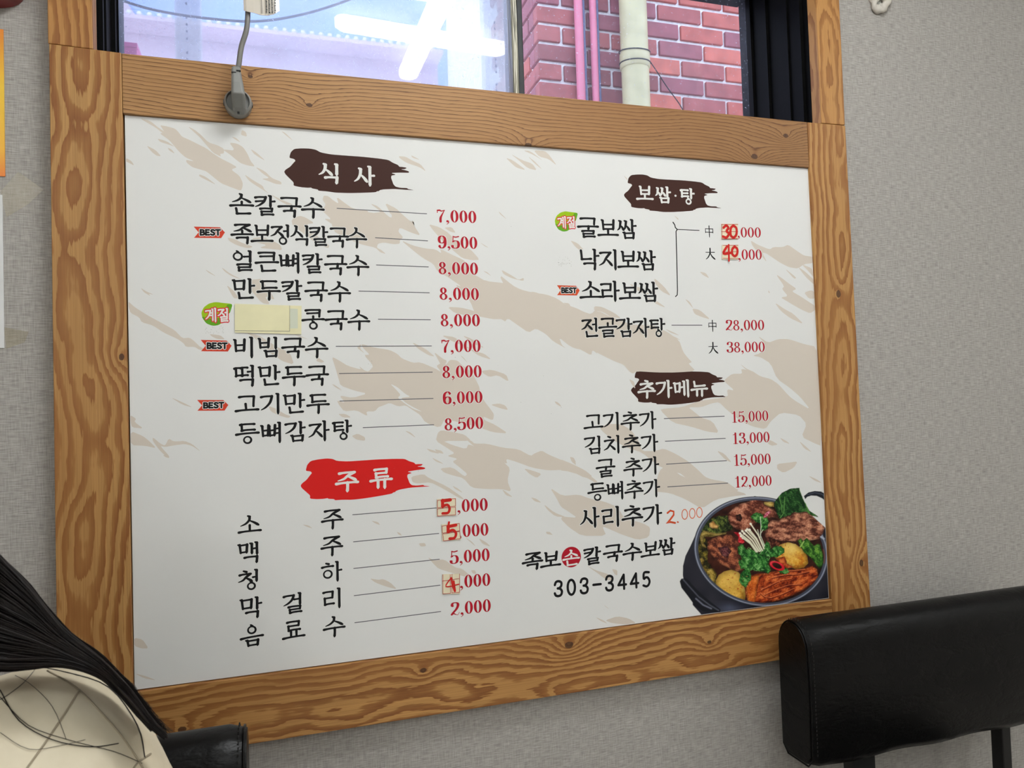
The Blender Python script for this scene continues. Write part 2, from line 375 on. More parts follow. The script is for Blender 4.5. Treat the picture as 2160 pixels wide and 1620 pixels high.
def vline(px, y, z0=-0.84, z1=2.9, n=2):
    a = at(px, 100, y=y).x; return [(a, y, z0), (a, y, (z0 + z1) / 2), (a, y, z1)]
dp = empty('drainpipe', (at(1338, 100, y=1.33).x, 1.33, FLOOR)); tag(dp, 'thick cream drainpipe with a wired coupling on the brick wall outside', 'pipe')
def loc_build(mb, name, mat, root, **k):
    o = mb.build(name, mat, root, **k); o.location = -Vector(root.location); return o
xp = dp.location.x; PR = (at(1363, 100, y=1.33).x - at(1311, 100, y=1.33).x) / 2
m = MB(); m.tube([(xp, 1.33, FLOOR), (xp, 1.33, 1.0), (xp, 1.33, 2.95)], PR, 24); loc_build(m, 'pipe', M_pipe, dp, smooth=True)
zc = at(1340, 116, y=1.28).z
m = MB(); m.tube([(xp, 1.33, zc - 0.03), (xp, 1.33, zc - 0.025), (xp, 1.33, zc + 0.028), (xp, 1.33, zc + 0.033)], [PR + 0.001, PR + 0.005, PR + 0.005, PR + 0.001], 24); loc_build(m, 'coupling', M_pipe, dp, smooth=True)
m = MB()
for dz, tl in ((0.036, 0.012), (-0.008, 0.006)):
    m.tube([(xp + (PR + 0.006) * math.cos(a), 1.33 + (PR + 0.006) * math.sin(a), zc + dz + tl * math.sin(a * 1.0)) for a in [2 * math.pi * i / 24 for i in range(25)]], 0.0022, 6)
e0 = at(1366, 122, y=1.30); m.tube(spline([e0, at(1385, 150, y=1.34), at(1408, 185, y=1.36), at(1436, 224, y=1.37), at(1452, 260, y=1.37)], 6), 0.0022, 6)
loc_build(m, 'wire_tie', M_wire, dp)
for px0, px1, lab in ((1214, 1231, 'left of two pink conduits running up the brick wall outside'), (1246, 1260, 'right of two pink conduits, next to the cream drainpipe outside')):
    y = 1.375; xa = at(px0, 100, y=y).x; xb = at(px1, 100, y=y).x
    r = empty('conduit', ((xa + xb) / 2, y, FLOOR)); tag(r, lab, 'pipe')
    m = MB(); m.tube([((xa + xb) / 2, y, FLOOR), ((xa + xb) / 2, y, 1.0), ((xa + xb) / 2, y, 2.95)], (xb - xa) / 2, 14); loc_build(m, 'tube', M_pink, r, smooth=True)
    m = MB(); q = xb + 0.006; m.tube([(q, y + 0.006, FLOOR), (q, y + 0.006, 1.0), (q, y + 0.006, 2.95)], 0.006, 10); loc_build(m, 'cable', M_blue, r, smooth=True)

M_pinkwall = plain('pale_pink_render', (204, 186, 198), 0.9, var=0.1, scale=3)
M_tile = plain('white_glazed_roof_tile', (226, 228, 236), 0.5); M_bluewall = plain('pale_blue_panel', (150, 176, 224), 0.8, var=0.1, scale=2)
far = empty('pale_house', (0.2, 3.0, FLOOR)); tag(far, 'hazy pale pink house with a tiled eave, behind the window\'s left half', 'building')
ze = at(640, 92, y=2.95).z
m = MB(); m.box((-4.0, 3.0, FLOOR), (1.12, 3.3, ze)); loc_build(m, 'rendered_wall', M_pinkwall, far)
m = MB(); m.box((-4.0, 3.35, ze), (3.4, 3.6, ze + 0.55)); loc_build(m, 'upper_wall', M_bluewall, far)
m = MB(); m.box((-4.0, 2.84, ze - 0.02), (1.12, 2.999, ze)); loc_build(m, 'eave_board', M_pinkwall, far)
for i in range(74):
    x = -2.3 + i * 0.046
    m = MB(); m.tube([(x, 2.85, ze + 0.012), (x + 0.012, 3.0, ze + 0.035), (x + 0.05, 3.34, ze + 0.10)], 0.013, 6); loc_build(m, 'tile', M_tile, far, smooth=True)
m = MB(); a = at(250, 52, y=3.34).x; b = at(322, 52, y=3.34).x
m.add([(a - 1.5, 3.34, ze + .1), (b, 3.34, ze + .1), (b - .25, 3.34, ze + .5), (a - 1.5, 3.34, ze + .9), (a - 1.5, 3.31, ze + .1), (b, 3.31, ze + .1), (b - .25, 3.31, ze + .5), (a - 1.5, 3.31, ze + .9)], [(0, 1, 2, 3), (7, 6, 5, 4), (0, 4, 5, 1), (1, 5, 6, 2), (2, 6, 7, 3), (3, 7, 4, 0)]); loc_build(m, 'gable', M_pinkwall, far)
ow = empty('outer_window_frame', (0.3, 0.32, 0.5)); tag(ow, 'pale outer sash frame standing just outside the left pane', 'window frame')
xo = [(at(a, 100, y=0.31).x, at(b, 100, y=0.31).x) for a, b in ((369, 424), (1022, 1070))]
for (a, b) in xo:
    m = MB(); m.box((a, 0.31, 0.60), (b, 0.34, 1.6)); o = loc_build(m, 'post', M_pvc, ow, bevel=0.003)
    m = MB(); mm = 0
    for k_ in range(14):
        z = 1.0 + k_ * 0.013
        if k_ % 5 == 4: continue
        m.box((a + (b - a) * 0.44, 0.3085, z), (a + (b - a) * 0.50, 0.3098, z + 0.004)); mm += 1
    q = m.build('perforations', M_blue, o)
M_pinktray = plain('pink_plastic_tray', (236, 110, 176), 0.4)
c0, c1 = at(236, 97, y=0.42), at(289, 108, y=0.42)
c0.z += 0.016; pt = empty('plastic_tray', (c0.x, 0.42, 0.60)); tag(pt, 'bright pink plastic tray outside at the window\'s lower left corner', 'tray')
m = MB(); m.box((c0.x - 0.1, 0.42, 0.6002), (c1.x, 0.50, c0.z - 0.014)); loc_build(m, 'box', M_pinktray, pt, bevel=0.002)
m = MB(); m.box((c0.x - 0.103, 0.417, c0.z - 0.014), (c1.x + 0.001, 0.503, c0.z - 0.006)); loc_build(m, 'rim', M_pinktray, pt, bevel=0.001)
# ledge that carries the tray and the outer frame
m = MB(); m.box((-2.0, 0.2405, 0.55), (1.10, 0.60, 0.5999)); tag(m.build('outer_ledge', M_mortar), kind='structure')
m = MB(); m.tube(spline([at(150, -40, y=0.27), at(255, 0, y=0.27), at(330, 22, y=0.27), at(430, 38, y=0.27), at(540, 45, y=0.27), at(640, 30, y=0.27), at(735, 0, y=0.27), at(800, -30, y=0.27)], 8), 0.0024, 8)
tag(m.build('hanging_cable', plain('grey_blue_cable', (70, 80, 96), 0.5), smooth=True), 'thin dark cable sagging across the outside of the left pane', 'cable')

# ------------------------------------------------------------------ chairs
def chair(x0, x1, y0, y1, top, label, posts):
    """padded back panel between x0..x1, y0 (front, towards the room)..y1; top edge rounded"""
    r = empty('dining_chair', ((x0 + x1) / 2, y0 - 0.2, FLOOR)); tag(r, label, 'chair', None)
    h = 0.235; t = y1 - y0; R = t / 2; ym = (y0 + y1) / 2
    prof = []
    for i in range(17):
        a = math.pi * i / 16; prof.append((ym + math.cos(a) * R, top - R * 1.15 + math.sin(a) * R * 1.15))
    prof += [(y0 - 0.002, top - h * 0.45), (y0, top - h + 0.014), (y0 + 0.012, top - h), (y1 - 0.012, top - h), (y1, top - h + 0.014)]
    n = len(prof); nx = 26; m = MB(); v = []
    for j in range(nx + 1):
        s_ = j / nx; x = x0 + (x1 - x0) * s_
        e = min(s_, 1 - s_) * (x1 - x0); k_ = 1 - 0.13 * max(0, 1 - e / 0.012) ** 2
        for (y, z) in prof:
            sag = 0.002 * math.sin(x * 37 + z * 20)
            v.append((x, ym + (y - ym) * k_, top - h / 2 + (z - top + h / 2) * (1 - (1 - k_) * 0.4) + (sag if z < top - h * 0.9 else 0)))
    f = [(j * n + i, j * n + (i + 1) % n, (j + 1) * n + (i + 1) % n, (j + 1) * n + i) for j in range(nx) for i in range(n)]
    f += [tuple(range(n)), tuple(nx * n + i for i in range(n))[::-1]]
    m.add(v, f); b = loc_build(m, 'backrest', M_leather, r, smooth=True)
    es = b.modifiers.new('edge', 'EDGE_SPLIT'); es.split_angle = math.radians(50)
    for xs_ in (x0, x1):
        sg = 1 if xs_ == x0 else -1
        m = MB(); zc_ = top - h / 2; pp = [(xs_ + sg * 0.003, ym + (y - ym) * 0.93, zc_ + (z - zc_) * .970) for (y, z) in prof]; m.tube(pp + [pp[0]], 0.0016, 6)
        o = m.build('piping', M_leather, b, smooth=True)
        m = MB()
        for q in range(1, 46):
            if q <= 20: u = q / 20 * 16; i = min(int(u), 15); ff = u - i; y = prof[i][0] * (1 - ff) + prof[i + 1][0] * ff; z = prof[i][1] * (1 - ff) + prof[i + 1][1] * ff
            else:
                ff = (q - 20) / 26; y = y0 - 0.002; z = (top - R * 1.15) * (1 - ff) + (top - h + 0.02) * ff
            yy = ym + (y - ym) * .992; zz = z - (0.0013 if q <= 20 else 0)
            m.tube([(xs_ + sg * 0.009, yy, zz - 0.0018), (xs_ + sg * 0.009, yy - 0.0006, zz + 0.0018)], 0.0007, 5)
        o = m.build('stitching', M_thread, b)
    for p in posts:
        m = MB(); m.box((p[0], ym - 0.012, FLOOR), (p[1], ym + 0.012, top - h + 0.03)); loc_build(m, 'back_post', M_metal, r, bevel=0.002)
    m = MB(); sx0, sx1 = posts[0][0] - 0.03, posts[-1][1] + 0.03
    zs = FLOOR + 0.46
    m.box((sx0, y0 - 0.42, zs - 0.07), (sx1, y0 - 0.02, zs)); s = loc_build(m, 'seat', M_leather, r); bv = s.modifiers.new('bevel', 'BEVEL'); bv.width = 0.025; bv.segments = 4
    m = MB(); m.box((sx0 + 0.03, ym - 0.014, zs - 0.06), (sx1 - 0.03, ym + 0.008, zs - 0.03)); m.box((sx0 + 0.01, y0 - 0.40, zs - 0.095), (sx0 + 0.035, ym + 0.008, zs - 0.07)); m.box((sx1 - 0.035, y0 - 0.40, zs - 0.095), (sx1 - 0.01, ym + 0.008, zs - 0.07)); loc_build(m, 'seat_frame', M_metal, r)
    for q in (sx0 + 0.01, sx1 - 0.04):
        m = MB(); m.box((q, y0 - 0.40, FLOOR), (q + 0.025, y0 - 0.375, zs - 0.071)); loc_build(m, 'leg', M_metal, r, bevel=0.002)
    return r
chair(1.003, 1.56, -0.130, -0.052, 0.004, 'black leather chair under the right end of the wooden frame', [(1.105, 1.152), (1.437, 1.458)])
chair(-0.36, 0.1535, -0.235, -0.150, 0.006, 'black leather chair with a padded back at the lower left, where the person sits', [(-0.29, -0.27), (0.06, 0.08)])

# ------------------------------------------------------------------ the printed menu sheet
def ink(name, c, rough=0.42):
    k = NT(name); return k.set(0.5, spec=0.14, col=lin(c))
M_sheet = plain('white_printed_sheet', (228, 228, 226), 0.5, spec=0.14, var=0.012, scale=5)
M_white = ink('white_ink', (228, 228, 224)); M_black_ink = ink('black_ink', (24, 24, 26)); M_tan = ink('tan_ink', (212, 202, 190))
M_brown = ink('dark_brown_ink', (64, 38, 32)); M_red = ink('red_ink', (208, 32, 30)); M_price = ink('crimson_ink', (172, 26, 42))
M_orange = ink('orange_ink', (206, 82, 48)); M_green = ink('leaf_green_ink', (150, 186, 24)); M_green2 = ink('deep_green_ink', (96, 160, 36))
M_badge = ink('badge_red_ink', (206, 48, 54)); M_grey = ink('grey_ink', (96, 96, 100)); M_marker = ink('red_marker', (196, 40, 34)); M_faded = ink('faded_orange_marker', (222, 122, 92))
sign = empty('menu_sign', (0, 0, 0)); tag(sign, 'large white printed menu sheet with Korean dishes and red prices, set in the wooden frame', 'sign')
m = MB(); m.box((0.0006, 0.0, 0.0004), (SW - 0.002, 0.006, SH)); m.build('sheet', M_sheet, sign)
ZL = 2.5e-5
def tri(poly):
    return geometry.tessellate_polygon([[Vector((p[0], p[1], 0)) for p in poly]])
class Ch(list):
    n = 0
def tf(P, fn):
    Q = Ch(fn(x, y) for x, y in P); Q.n = getattr(P, 'n', 0); return Q
class Print:
    """flat ink shapes on the plane y = -base; each shape a hair above the last"""
    def __init__(s, base): s.base = base if base > 0.0015 else base * 0.25; s.v = []; s.f = []; s.k = 0
    def poly(s, pts, holes=None):
        if len(pts) < 3: return
        n = len(s.v); s.k += 1; y = -(s.base + s.k * 6e-7)
        m_ = getattr(pts, 'n', 0)
        if m_ and not holes:                      # a stroke: a strip of quads and two round caps
            N_ = len(pts)
            s.v += [(p[0], y - 4e-7 * (i / m_ if i < m_ else 1 if i < m_ + 4 else (N_ - 5 - i) / m_ if i < N_ - 4 else 0), p[1]) for i, p in enumerate(pts)]
            fs = [(i, i + 1, N_ - 5 - (i + 1), N_ - 5 - i) for i in range(m_ - 1)]
            fs += [tuple(range(m_ - 1, m_ + 5)), tuple(range(N_ - 5, N_)) + (0,)]
            for f in fs:
                P = [pts[i] for i in f]; ar = sum(P[i][0] * P[(i + 1) % len(P)][1] - P[(i + 1) % len(P)][0] * P[i][1] for i in range(len(P)))
                s.f.append(tuple(n + i for i in (f if ar > 0 else f[::-1])))
            return
        if holes:
            t = geometry.tessellate_polygon([[Vector((p[0], p[1], 0)) for p in pts]] + [[Vector((p[0], p[1], 0)) for p in h] for h in holes])
            allp = list(pts) + [p for h in holes for p in h]
        else: t = tri(pts); allp = pts
        s.v += [(p[0], y, p[1]) for p in allp]
        for a in t:
            P = [allp[i] for i in a]
            ar = (P[1][0] - P[0][0]) * (P[2][1] - P[0][1]) - (P[2][0] - P[0][0]) * (P[1][1] - P[0][1])
            s.f.append(tuple(n + i for i in (a if ar > 0 else a[::-1])))
    def build(s, name, mat, parent=sign):
        return mesh_obj(name, s.v, s.f, mat, parent)
def B(px, py):
    p = at(px, py, y=0.0); return (p.x, p.z)
def zm(ox, oy, s_, pts): return [B(ox + x / s_, oy + y / s_) for x, y in pts]
def clipx(P): return [(min(max(x, 0.0012), SW - 0.0026), min(max(z, 0.001), SH - 0.0006)) for x, z in P]
def soft(P, it=1):
    for _ in range(it):
        Q = []
        for i in range(len(P)):
            a, b = P[i], P[(i + 1) % len(P)]
            Q += [(a[0] * .82 + b[0] * .18, a[1] * .82 + b[1] * .18), (a[0] * .18 + b[0] * .82, a[1] * .18 + b[1] * .82)]
        P = Q
    return P
A = (255, 230, 4.114); Bz = (700, 260, 4.114); Cz = (1180, 280, 3.857); D = (260, 580, 3.857); Ez = (700, 580, 3.857); Fz = (1180, 620, 3.681); G = (260, 960, 3.176); Hz = (780, 930, 3.447); Pz = (1080, 760, 3.0)
TAN = [
(A, "340,140 400,150 470,170 500,200 530,240 590,265 660,300 740,340 800,385 870,430 950,470 1010,505 955,525 1030,580 1058,640 1055,680 1040,710 960,680 870,645 790,580 740,540 690,525 620,505 570,465 565,440 640,455 560,420 510,375 470,330 420,270 335,210 380,205 360,170"),
(A, "165,80 250,100 330,165 400,210 370,215 300,160 230,120"), (A, "315,255 400,280 470,330 420,310 340,285"),
(A, "220,315 300,355 350,410 310,405 270,375"), (A, "405,335 440,350 470,390 420,360"), (A, "45,425 90,450 118,492 60,462 45,455"),
(A, "680,565 740,590 830,660 760,625 680,585"), (A, "580,150 640,180 690,220 760,290 840,315 895,345 895,385 860,390 870,415 800,380 740,310 690,250 640,205"),
(A, "880,350 990,360 940,290 1010,300 1060,330 1100,390 1125,450 1165,500 1100,490 1040,470 1000,440 940,390"),
(A, "1125,345 1180,380 1255,450 1200,420 1150,385"), (A, "1165,500 1250,540 1310,600 1390,630 1395,655 1340,650 1280,625 1220,605 1290,600 1230,560"),
(A, "1070,565 1150,620 1230,665 1245,700 1290,735 1230,700 1150,650 1110,620"), (A, "1290,735 1400,790 1500,830 1540,880 1380,800"),
(A, "1050,180 1085,200 1095,240 1040,225"), (A, "960,240 1000,250 1040,290 1000,270"),
(A, "1390,190 1430,210 1500,280 1440,235"),
(A, "1760,750 1800,755 1850,800 1930,860 1870,760 1950,820 2010,865 2165,880 2165,1180 2060,1130 1950,1080 1850,1010 1760,950 1830,960 1745,880 1780,830 1750,790"),
(A, "925,1115 990,1130 1060,1165 1150,1195 1100,1210 1000,1180 940,1145"), (A, "1230,1110 1330,1150 1385,1180 1400,1225 1310,1215 1200,1205 1270,1180 1150,1150 1140,1120"),
(A, "1480,960 1550,925 1600,940 1680,990 1610,1000 1660,1070 1810,1180 1800,1210 1700,1170 1560,1060 1490,1010"),
(A, "870,1370 950,1430 1050,1480 960,1450 900,1410"), (A, "730,1390 780,1420 830,1455 760,1420"), (A, "170,1550 230,1590 260,1625 200,1590"),
(Bz, "0,660 60,700 40,640 110,690 180,740 350,780 430,770 330,695 400,720 480,800 520,820 500,770 460,690 560,740 610,790 680,850 720,860 690,840 720,900 770,975 690,950 590,905 575,940 620,990 590,1015 590,1045 540,1050 450,1035 400,1045 390,1080 430,1100 470,1135 420,1120 380,1080 250,1050 150,1010 0,930"),
(Bz, "600,1015 700,1060 800,1085 900,1095 950,1130 940,1090 1020,1130 1130,1180 1200,1230 1250,1330 1330,1400 1440,1450 1530,1480 1450,1310 1560,1400 1640,1450 1690,1475 1750,1460 1860,1500 1930,1540 2000,1605 2010,1700 1260,1700 1200,1540 1150,1500 1070,1400 1130,1420 1000,1330 920,1290 880,1220 790,1170 700,1100"),
(Bz, "840,875 930,900 1010,950 1100,1050 1200,1090 1285,1185 1220,1190 1130,1170 1060,1110 950,1010 880,930"), (Bz, "975,905 1040,900 1075,950 1040,945 1010,930"),
(Bz, "580,285 640,290 700,325 770,355 820,420 760,380 650,345 590,305"), (Bz, "685,275 770,320 700,300"), (Bz, "1445,760 1525,840 1460,790"),
(Bz, "1750,235 1850,240 1890,280 1955,370 1880,310 1800,290"), (Bz, "1510,300 1570,320 1690,410 1600,385 1550,340"), (Bz, "1550,265 1650,320 1740,350 1780,410 1700,390 1620,320"),
(Bz, "1700,285 1760,330 1830,405 1760,350"), (Bz, "1660,235 1720,240 1840,330 1760,280"), (Bz, "1470,1270 1560,1320 1620,1360 1665,1340 1665,1370 1560,1345 1490,1310"), (Bz, "1310,1280 1345,1290 1390,1330"),
(Bz, "1280,1030 1365,1082 1330,1070"), (Bz, "2070,1015 2110,1040 2160,1090 2160,1110 2110,1070"),
(D, "1030,40 1130,30 1160,90 1200,140 1235,205 1150,170 1195,240 1130,230 1060,150 1020,100"), (D, "840,80 900,130 940,190 900,190 870,140"),
(D, "40,215 90,260 200,330 330,400 420,450 480,515 540,510 580,540 630,590 690,610 620,610 580,585 510,585 490,555 440,520 330,470 240,410 150,385 130,345 60,310 40,260"),
(D, "145,110 200,140 250,160 190,150"), (D, "385,995 470,1030 570,1080 480,1055"), (D, "50,1140 105,1170 90,1195 165,1250 70,1240 50,1190"),
(D, "55,1270 160,1310 210,1350 270,1410 180,1390 60,1385"), (D, "240,1320 300,1370 340,1390 370,1330 410,1355 500,1350 560,1375 635,1440 560,1390 500,1375 420,1385 340,1400 300,1390 380,1480 350,1480 290,1420 240,1350"),
(D, "1000,470 1100,490 1180,540 1260,590 1310,610 1360,640 1390,730 1290,700 1240,660 1200,640 1130,560 1050,500"), (D, "1430,600 1560,660 1640,705 1610,715 1570,700 1580,670 1480,620"),
(D, "1180,1065 1250,1090 1310,1130 1365,1150 1340,1165 1260,1140 1200,1110"), (D, "1690,880 1790,950 1720,910"), (D, "700,480 790,490 830,525 760,520 720,500"), (D, "1380,480 1450,500 1510,525 1440,505"),
(Ez, "0,665 50,690 130,740 240,770 220,740 270,780 300,785 340,740 260,650 310,650 250,590 240,560 340,590 470,610 530,640 570,680 660,715 720,710 840,760 890,790 850,740 880,720 930,730 960,690 1020,695 1060,735 1140,790 1170,850 1200,910 1210,980 1250,1040 1290,1090 1320,1135 1310,1185 1230,1150 1240,1180 1330,1220 1435,1290 1310,1280 1200,1240 1040,1200 920,1170 880,1245 760,1200 720,1140 660,1100 600,1060 540,1070 470,1040 410,1065 380,1075 350,1110 280,1110 290,1150 200,1100 100,1110 60,1060 40,1020 110,1040 60,980 170,1000 290,965 180,940 70,900 55,845 30,760"),
(Ez, "650,545 760,600 840,665 790,655 700,600"), (Ez, "830,625 900,680 940,700 900,760 870,700"), (Ez, "890,490 1000,505 1060,560 1160,620 1240,640 1300,690 1200,660 1100,590 980,540"), (Ez, "1060,490 1140,520 1250,600 1150,560"),
(Ez, "1165,0 1250,50 1440,70 1540,120 1620,140 1750,160 1830,190 1900,240 1990,270 2050,300 2110,320 2165,260 2165,645 2120,610 2110,655 2030,610 1940,570 1850,510 1870,570 1910,600 1800,540 1740,480 1660,435 1600,470 1500,400 1430,350 1410,380 1390,365 1340,345 1200,310 1150,270 1215,300 1150,190 1080,120 960,0"),
(Ez, "940,260 1050,265 1150,290 1210,320 1100,330 1000,310"), (Ez, "1220,780 1300,770 1420,810 1440,870 1350,815 1280,830 1230,800"), (Ez, "1290,1055 1360,1045 1410,1060 1435,1100 1370,1085"),
(Ez, "1040,650 1070,670 1110,720"), (Ez, "50,1130 110,1130 160,1160 90,1160"), (Ez, "160,1310 210,1290 270,1320 270,1350 200,1340"), (Ez, "590,1265 640,1280 690,1330"), (Ez, "0,880 90,940 40,915"), (Ez, "240,560 200,590 270,640 230,600"),
(Ez, "1880,225 1930,230 1945,265 1915,245"), (Ez, "1810,1025 1850,1045 1870,1075 1825,1050"), (Ez, "1940,1480 1970,1500 1990,1550 1950,1520"),
(Hz, "530,0 600,30 700,60 720,20 830,80 920,100 980,160 1020,200 1000,290 1030,370 960,350 840,350 740,340 680,270 600,250 540,230 510,200 600,190 690,260 710,240 650,190 600,150 640,130 560,110 620,90 560,50 480,0 495,-60 520,-78 620,-62 690,-45 740,0"),
(Hz, "690,-20 740,0 760,20 850,20 970,50 1080,60 1170,110 1200,90 1250,70 1300,100 1420,150 1540,215 1640,280 1680,330 1600,280 1540,250 1400,210 1300,215 1180,195 1060,150 990,130 1000,170 930,130 860,90 780,60"),
(Hz, "300,260 390,240 430,270 560,330 660,400 690,430 640,410 540,350 440,300 350,310 310,300"), (Hz, "1120,200 1180,215 1250,240 1215,270 1160,240"), (Hz, "600,325 640,345 680,380 620,350"), (Hz, "960,350 1010,385 1040,410 990,395"),
(Hz, "450,120 510,150 540,170 480,150"), (Hz, "410,55 470,70 510,95 440,80"), (Hz, "470,60 520,70 540,95 490,85"),
(Hz, "1310,340 1400,400 1520,390 1600,420 1700,440 1800,480 1850,560 1990,600 2040,630 2030,700 1950,720 1830,680 1740,640 1690,620 1720,690 1540,690 1450,630 1390,570 1400,550 1510,560 1440,510 1390,480 1360,420"),
(Hz, "1170,410 1210,420 1250,450 1200,440"), (Hz, "1265,460 1340,520 1430,555 1350,550 1290,500"), (Hz, "420,845 470,870 540,860 620,920 670,930 720,970 800,1010 700,990 600,960 500,930 460,890"),
(Hz, "690,700 760,760 770,765 740,730"), (Hz, "790,705 850,740 880,770 820,750"), (Hz, "355,745 400,742 410,765 370,768"), (Hz, "0,1000 60,1010 100,1005 150,1030 200,1080 120,1060 40,1030"),
(Hz, "10,580 60,590 75,612 40,600"), (Hz, "195,660 220,670 235,690 210,682"), (Hz, "735,940 765,940 775,965 750,965"), (Hz, "1570,900 1640,940 1740,970 1780,1020 1720,1010 1640,950"), (Hz, "1760,930 1800,940 1800,980 1780,970"),
(Hz, "1710,1305 1800,1275 1880,1290 1940,1325 1860,1335 1760,1325"), (Hz, "1640,1280 1700,1305 1730,1330 1680,1310"), (Hz, "1280,660 1310,662 1320,675 1290,675"), (Hz, "1700,1190 1745,1225 1720,1210"),
(G, "60,1225 130,1235 170,1295 120,1295 60,1280"), (G, "60,1465 150,1480 225,1510 140,1495"), (G, "1200,465 1240,470 1270,492 1230,480"), (G, "265,0 300,0 310,20 285,15"),
(Cz, "1555,875 1610,910 1710,950 1740,930 1820,930 1860,910 1930,960 1990,1000 2085,1010 2090,1060 1990,1070 1940,1105 1870,1095 1800,1060 1740,1020 1680,980 1650,975 1690,1055 1640,1000 1570,920"),
(Cz, "1760,1150 1820,1190 1870,1230 1930,1270 1890,1290 1960,1330 2020,1370 2100,1410 2100,1440 2040,1470 1970,1440 1900,1400 1850,1370 1800,1340 1860,1330 1810,1270 1830,1250"),
(Cz, "1940,1090 2000,1130 2090,1200 2090,1240 2000,1170"), (Cz, "1970,1070 2050,1100 2095,1150 2095,1180 2020,1120"), (Cz, "1830,1100 1930,1180 1910,1190"), (Cz, "1750,1380 1840,1440 1900,1470 1990,1560 1880,1510 1800,1450"),
(Cz, "1990,1300 2050,1280 2095,1300 2100,1350 2030,1350"), (Cz, "90,875 150,900 200,955 140,930"), (Cz, "1140,1130 1190,1140 1220,1185 1170,1160"), (Cz, "895,880 940,920 980,955"), (Cz, "1700,1280 1715,1305 1700,1300"),
(Cz, "770,1180 850,1250 910,1330 830,1290 780,1230"), (Cz, "700,1340 780,1360 870,1425 800,1400"), (Cz, "1080,1430 1140,1440 1230,1520 1160,1500 1100,1475"), (Cz, "1020,1350 1060,1375 1090,1430 1070,1410"), (Cz, "930,670 970,700 965,710"), (Cz, "520,345 550,370 555,390"),
(Cz, "560,1225 680,1270 740,1320 640,1290"),
(Fz, "0,90 100,120 180,150 240,160 300,130 400,180 470,200 560,240 720,240 830,290 930,360 960,450 1000,500 1030,530 1000,540 1060,600 900,610 760,610 600,600 570,620 540,600 500,550 420,520 300,460 240,430 200,440 110,420 60,390 0,340"),
(Fz, "270,95 330,100 430,150 480,190 400,180 340,140 270,130"), (Fz, "820,270 890,300 935,325 860,300"), (Fz, "890,330 945,360 900,345"),
(Fz, "1540,325 1620,380 1700,350 1780,350 1900,390 1995,410 2010,600 2030,900 2060,1180 1980,1160 1880,1110 1920,1010 1860,940 1720,920 1640,990 1600,1050 1500,1030 1400,980 1300,900 1240,840 1180,850 1100,880 1000,880 1040,910 1100,960 1190,990 1240,1080 1150,1070 1020,1030 880,1000 780,900 820,890 950,880 1090,830 1310,800 1300,740 1360,750 1280,680 1290,660 1340,620 1420,620 1410,580 1500,600 1560,640 1640,660 1700,700 1780,790 1830,830 1950,900 1870,800 1790,730 1690,660 1640,540 1560,490 1500,480 1560,460 1600,390"),
(Fz, "310,1040 370,1010 480,1010 560,1060 620,1150 640,1220 740,1220 810,1200 900,1240 1000,1300 1080,1370 1130,1420 1180,1440 1300,1460 1340,1490 1400,1530 1250,1560 1060,1540 960,1400 850,1370 760,1330 640,1230 540,1200 440,1150 360,1090"),
(Fz, "0,1280 100,1320 200,1370 260,1420 200,1430 100,1380 0,1370"), (Fz, "1220,1215 1280,1240 1340,1310 1290,1290"), (Fz, "1690,1320 1780,1310 1850,1300 1820,1350 1740,1390 1690,1360"), (Fz, "1580,1120 1650,1140 1700,1170 1640,1180"),
(Fz, "1860,1140 1920,1190 1960,1230 1900,1200"), (Fz, "1930,1410 2000,1440 2040,1470 1980,1450"), (Fz, "1710,1115 1760,1140 1790,1165 1740,1150"), (Fz, "540,660 580,680 590,740 560,700"),
(Fz, "240,430 330,450 440,490 400,500 300,460"), (Fz, "1400,540 1450,580 1520,610 1450,590"), (Fz, "80,1265 110,1270 130,1310 95,1300"),
(Pz, "980,660 1080,740 1200,760 1330,800 1500,850 1400,860 1290,880 1200,940 1100,880 1000,840 900,830 930,700"), (Pz, "370,615 390,620 405,655 380,640"), (Pz, "270,260 290,265 310,290"), (Pz, "215,1085 240,1090 260,1105 220,1100"),
]
pr = Print(0.00002)
for z_, s_ in TAN:
    P = clipx(zm(*z_, [tuple(map(float, q.split(','))) for q in s_.split()]))
    pr.poly(soft(P))
pr.build('tan_brush_print', M_tan)['kind'] = 'stuff'
WHT = [(Ez, "475,885 530,910 600,970 640,990 560,1000 600,1040 680,1085 740,1115 660,1090 600,1050 535,1000 560,975 520,930"), (Hz, "700,100 760,130 880,220 860,240 800,200 720,150"), (Fz, "1600,620 1660,680 1760,740 1870,800 1950,880 1900,910 1840,860 1780,810 1700,730 1640,660"),
       (Fz, "1210,840 1290,890 1390,980 1500,1030 1440,1040 1330,970 1240,900"), (Fz, "940,880 1040,900 1100,960 1060,940 1000,930 960,960 940,930"), (Bz, "480,770 520,790 520,820 490,810"), (Cz, "1970,1080 2000,1100 2060,1160 2020,1140"), (Fz, "1180,690 1290,680 1300,740 1200,790 1170,740")]
pr = Print(0.00018)
for z_, s_ in WHT: pr.poly(soft(clipx(zm(*z_, [tuple(map(float, q.split(','))) for q in s_.split()]))))
pr.build('bare_streaks', M_sheet)['kind'] = 'stuff'

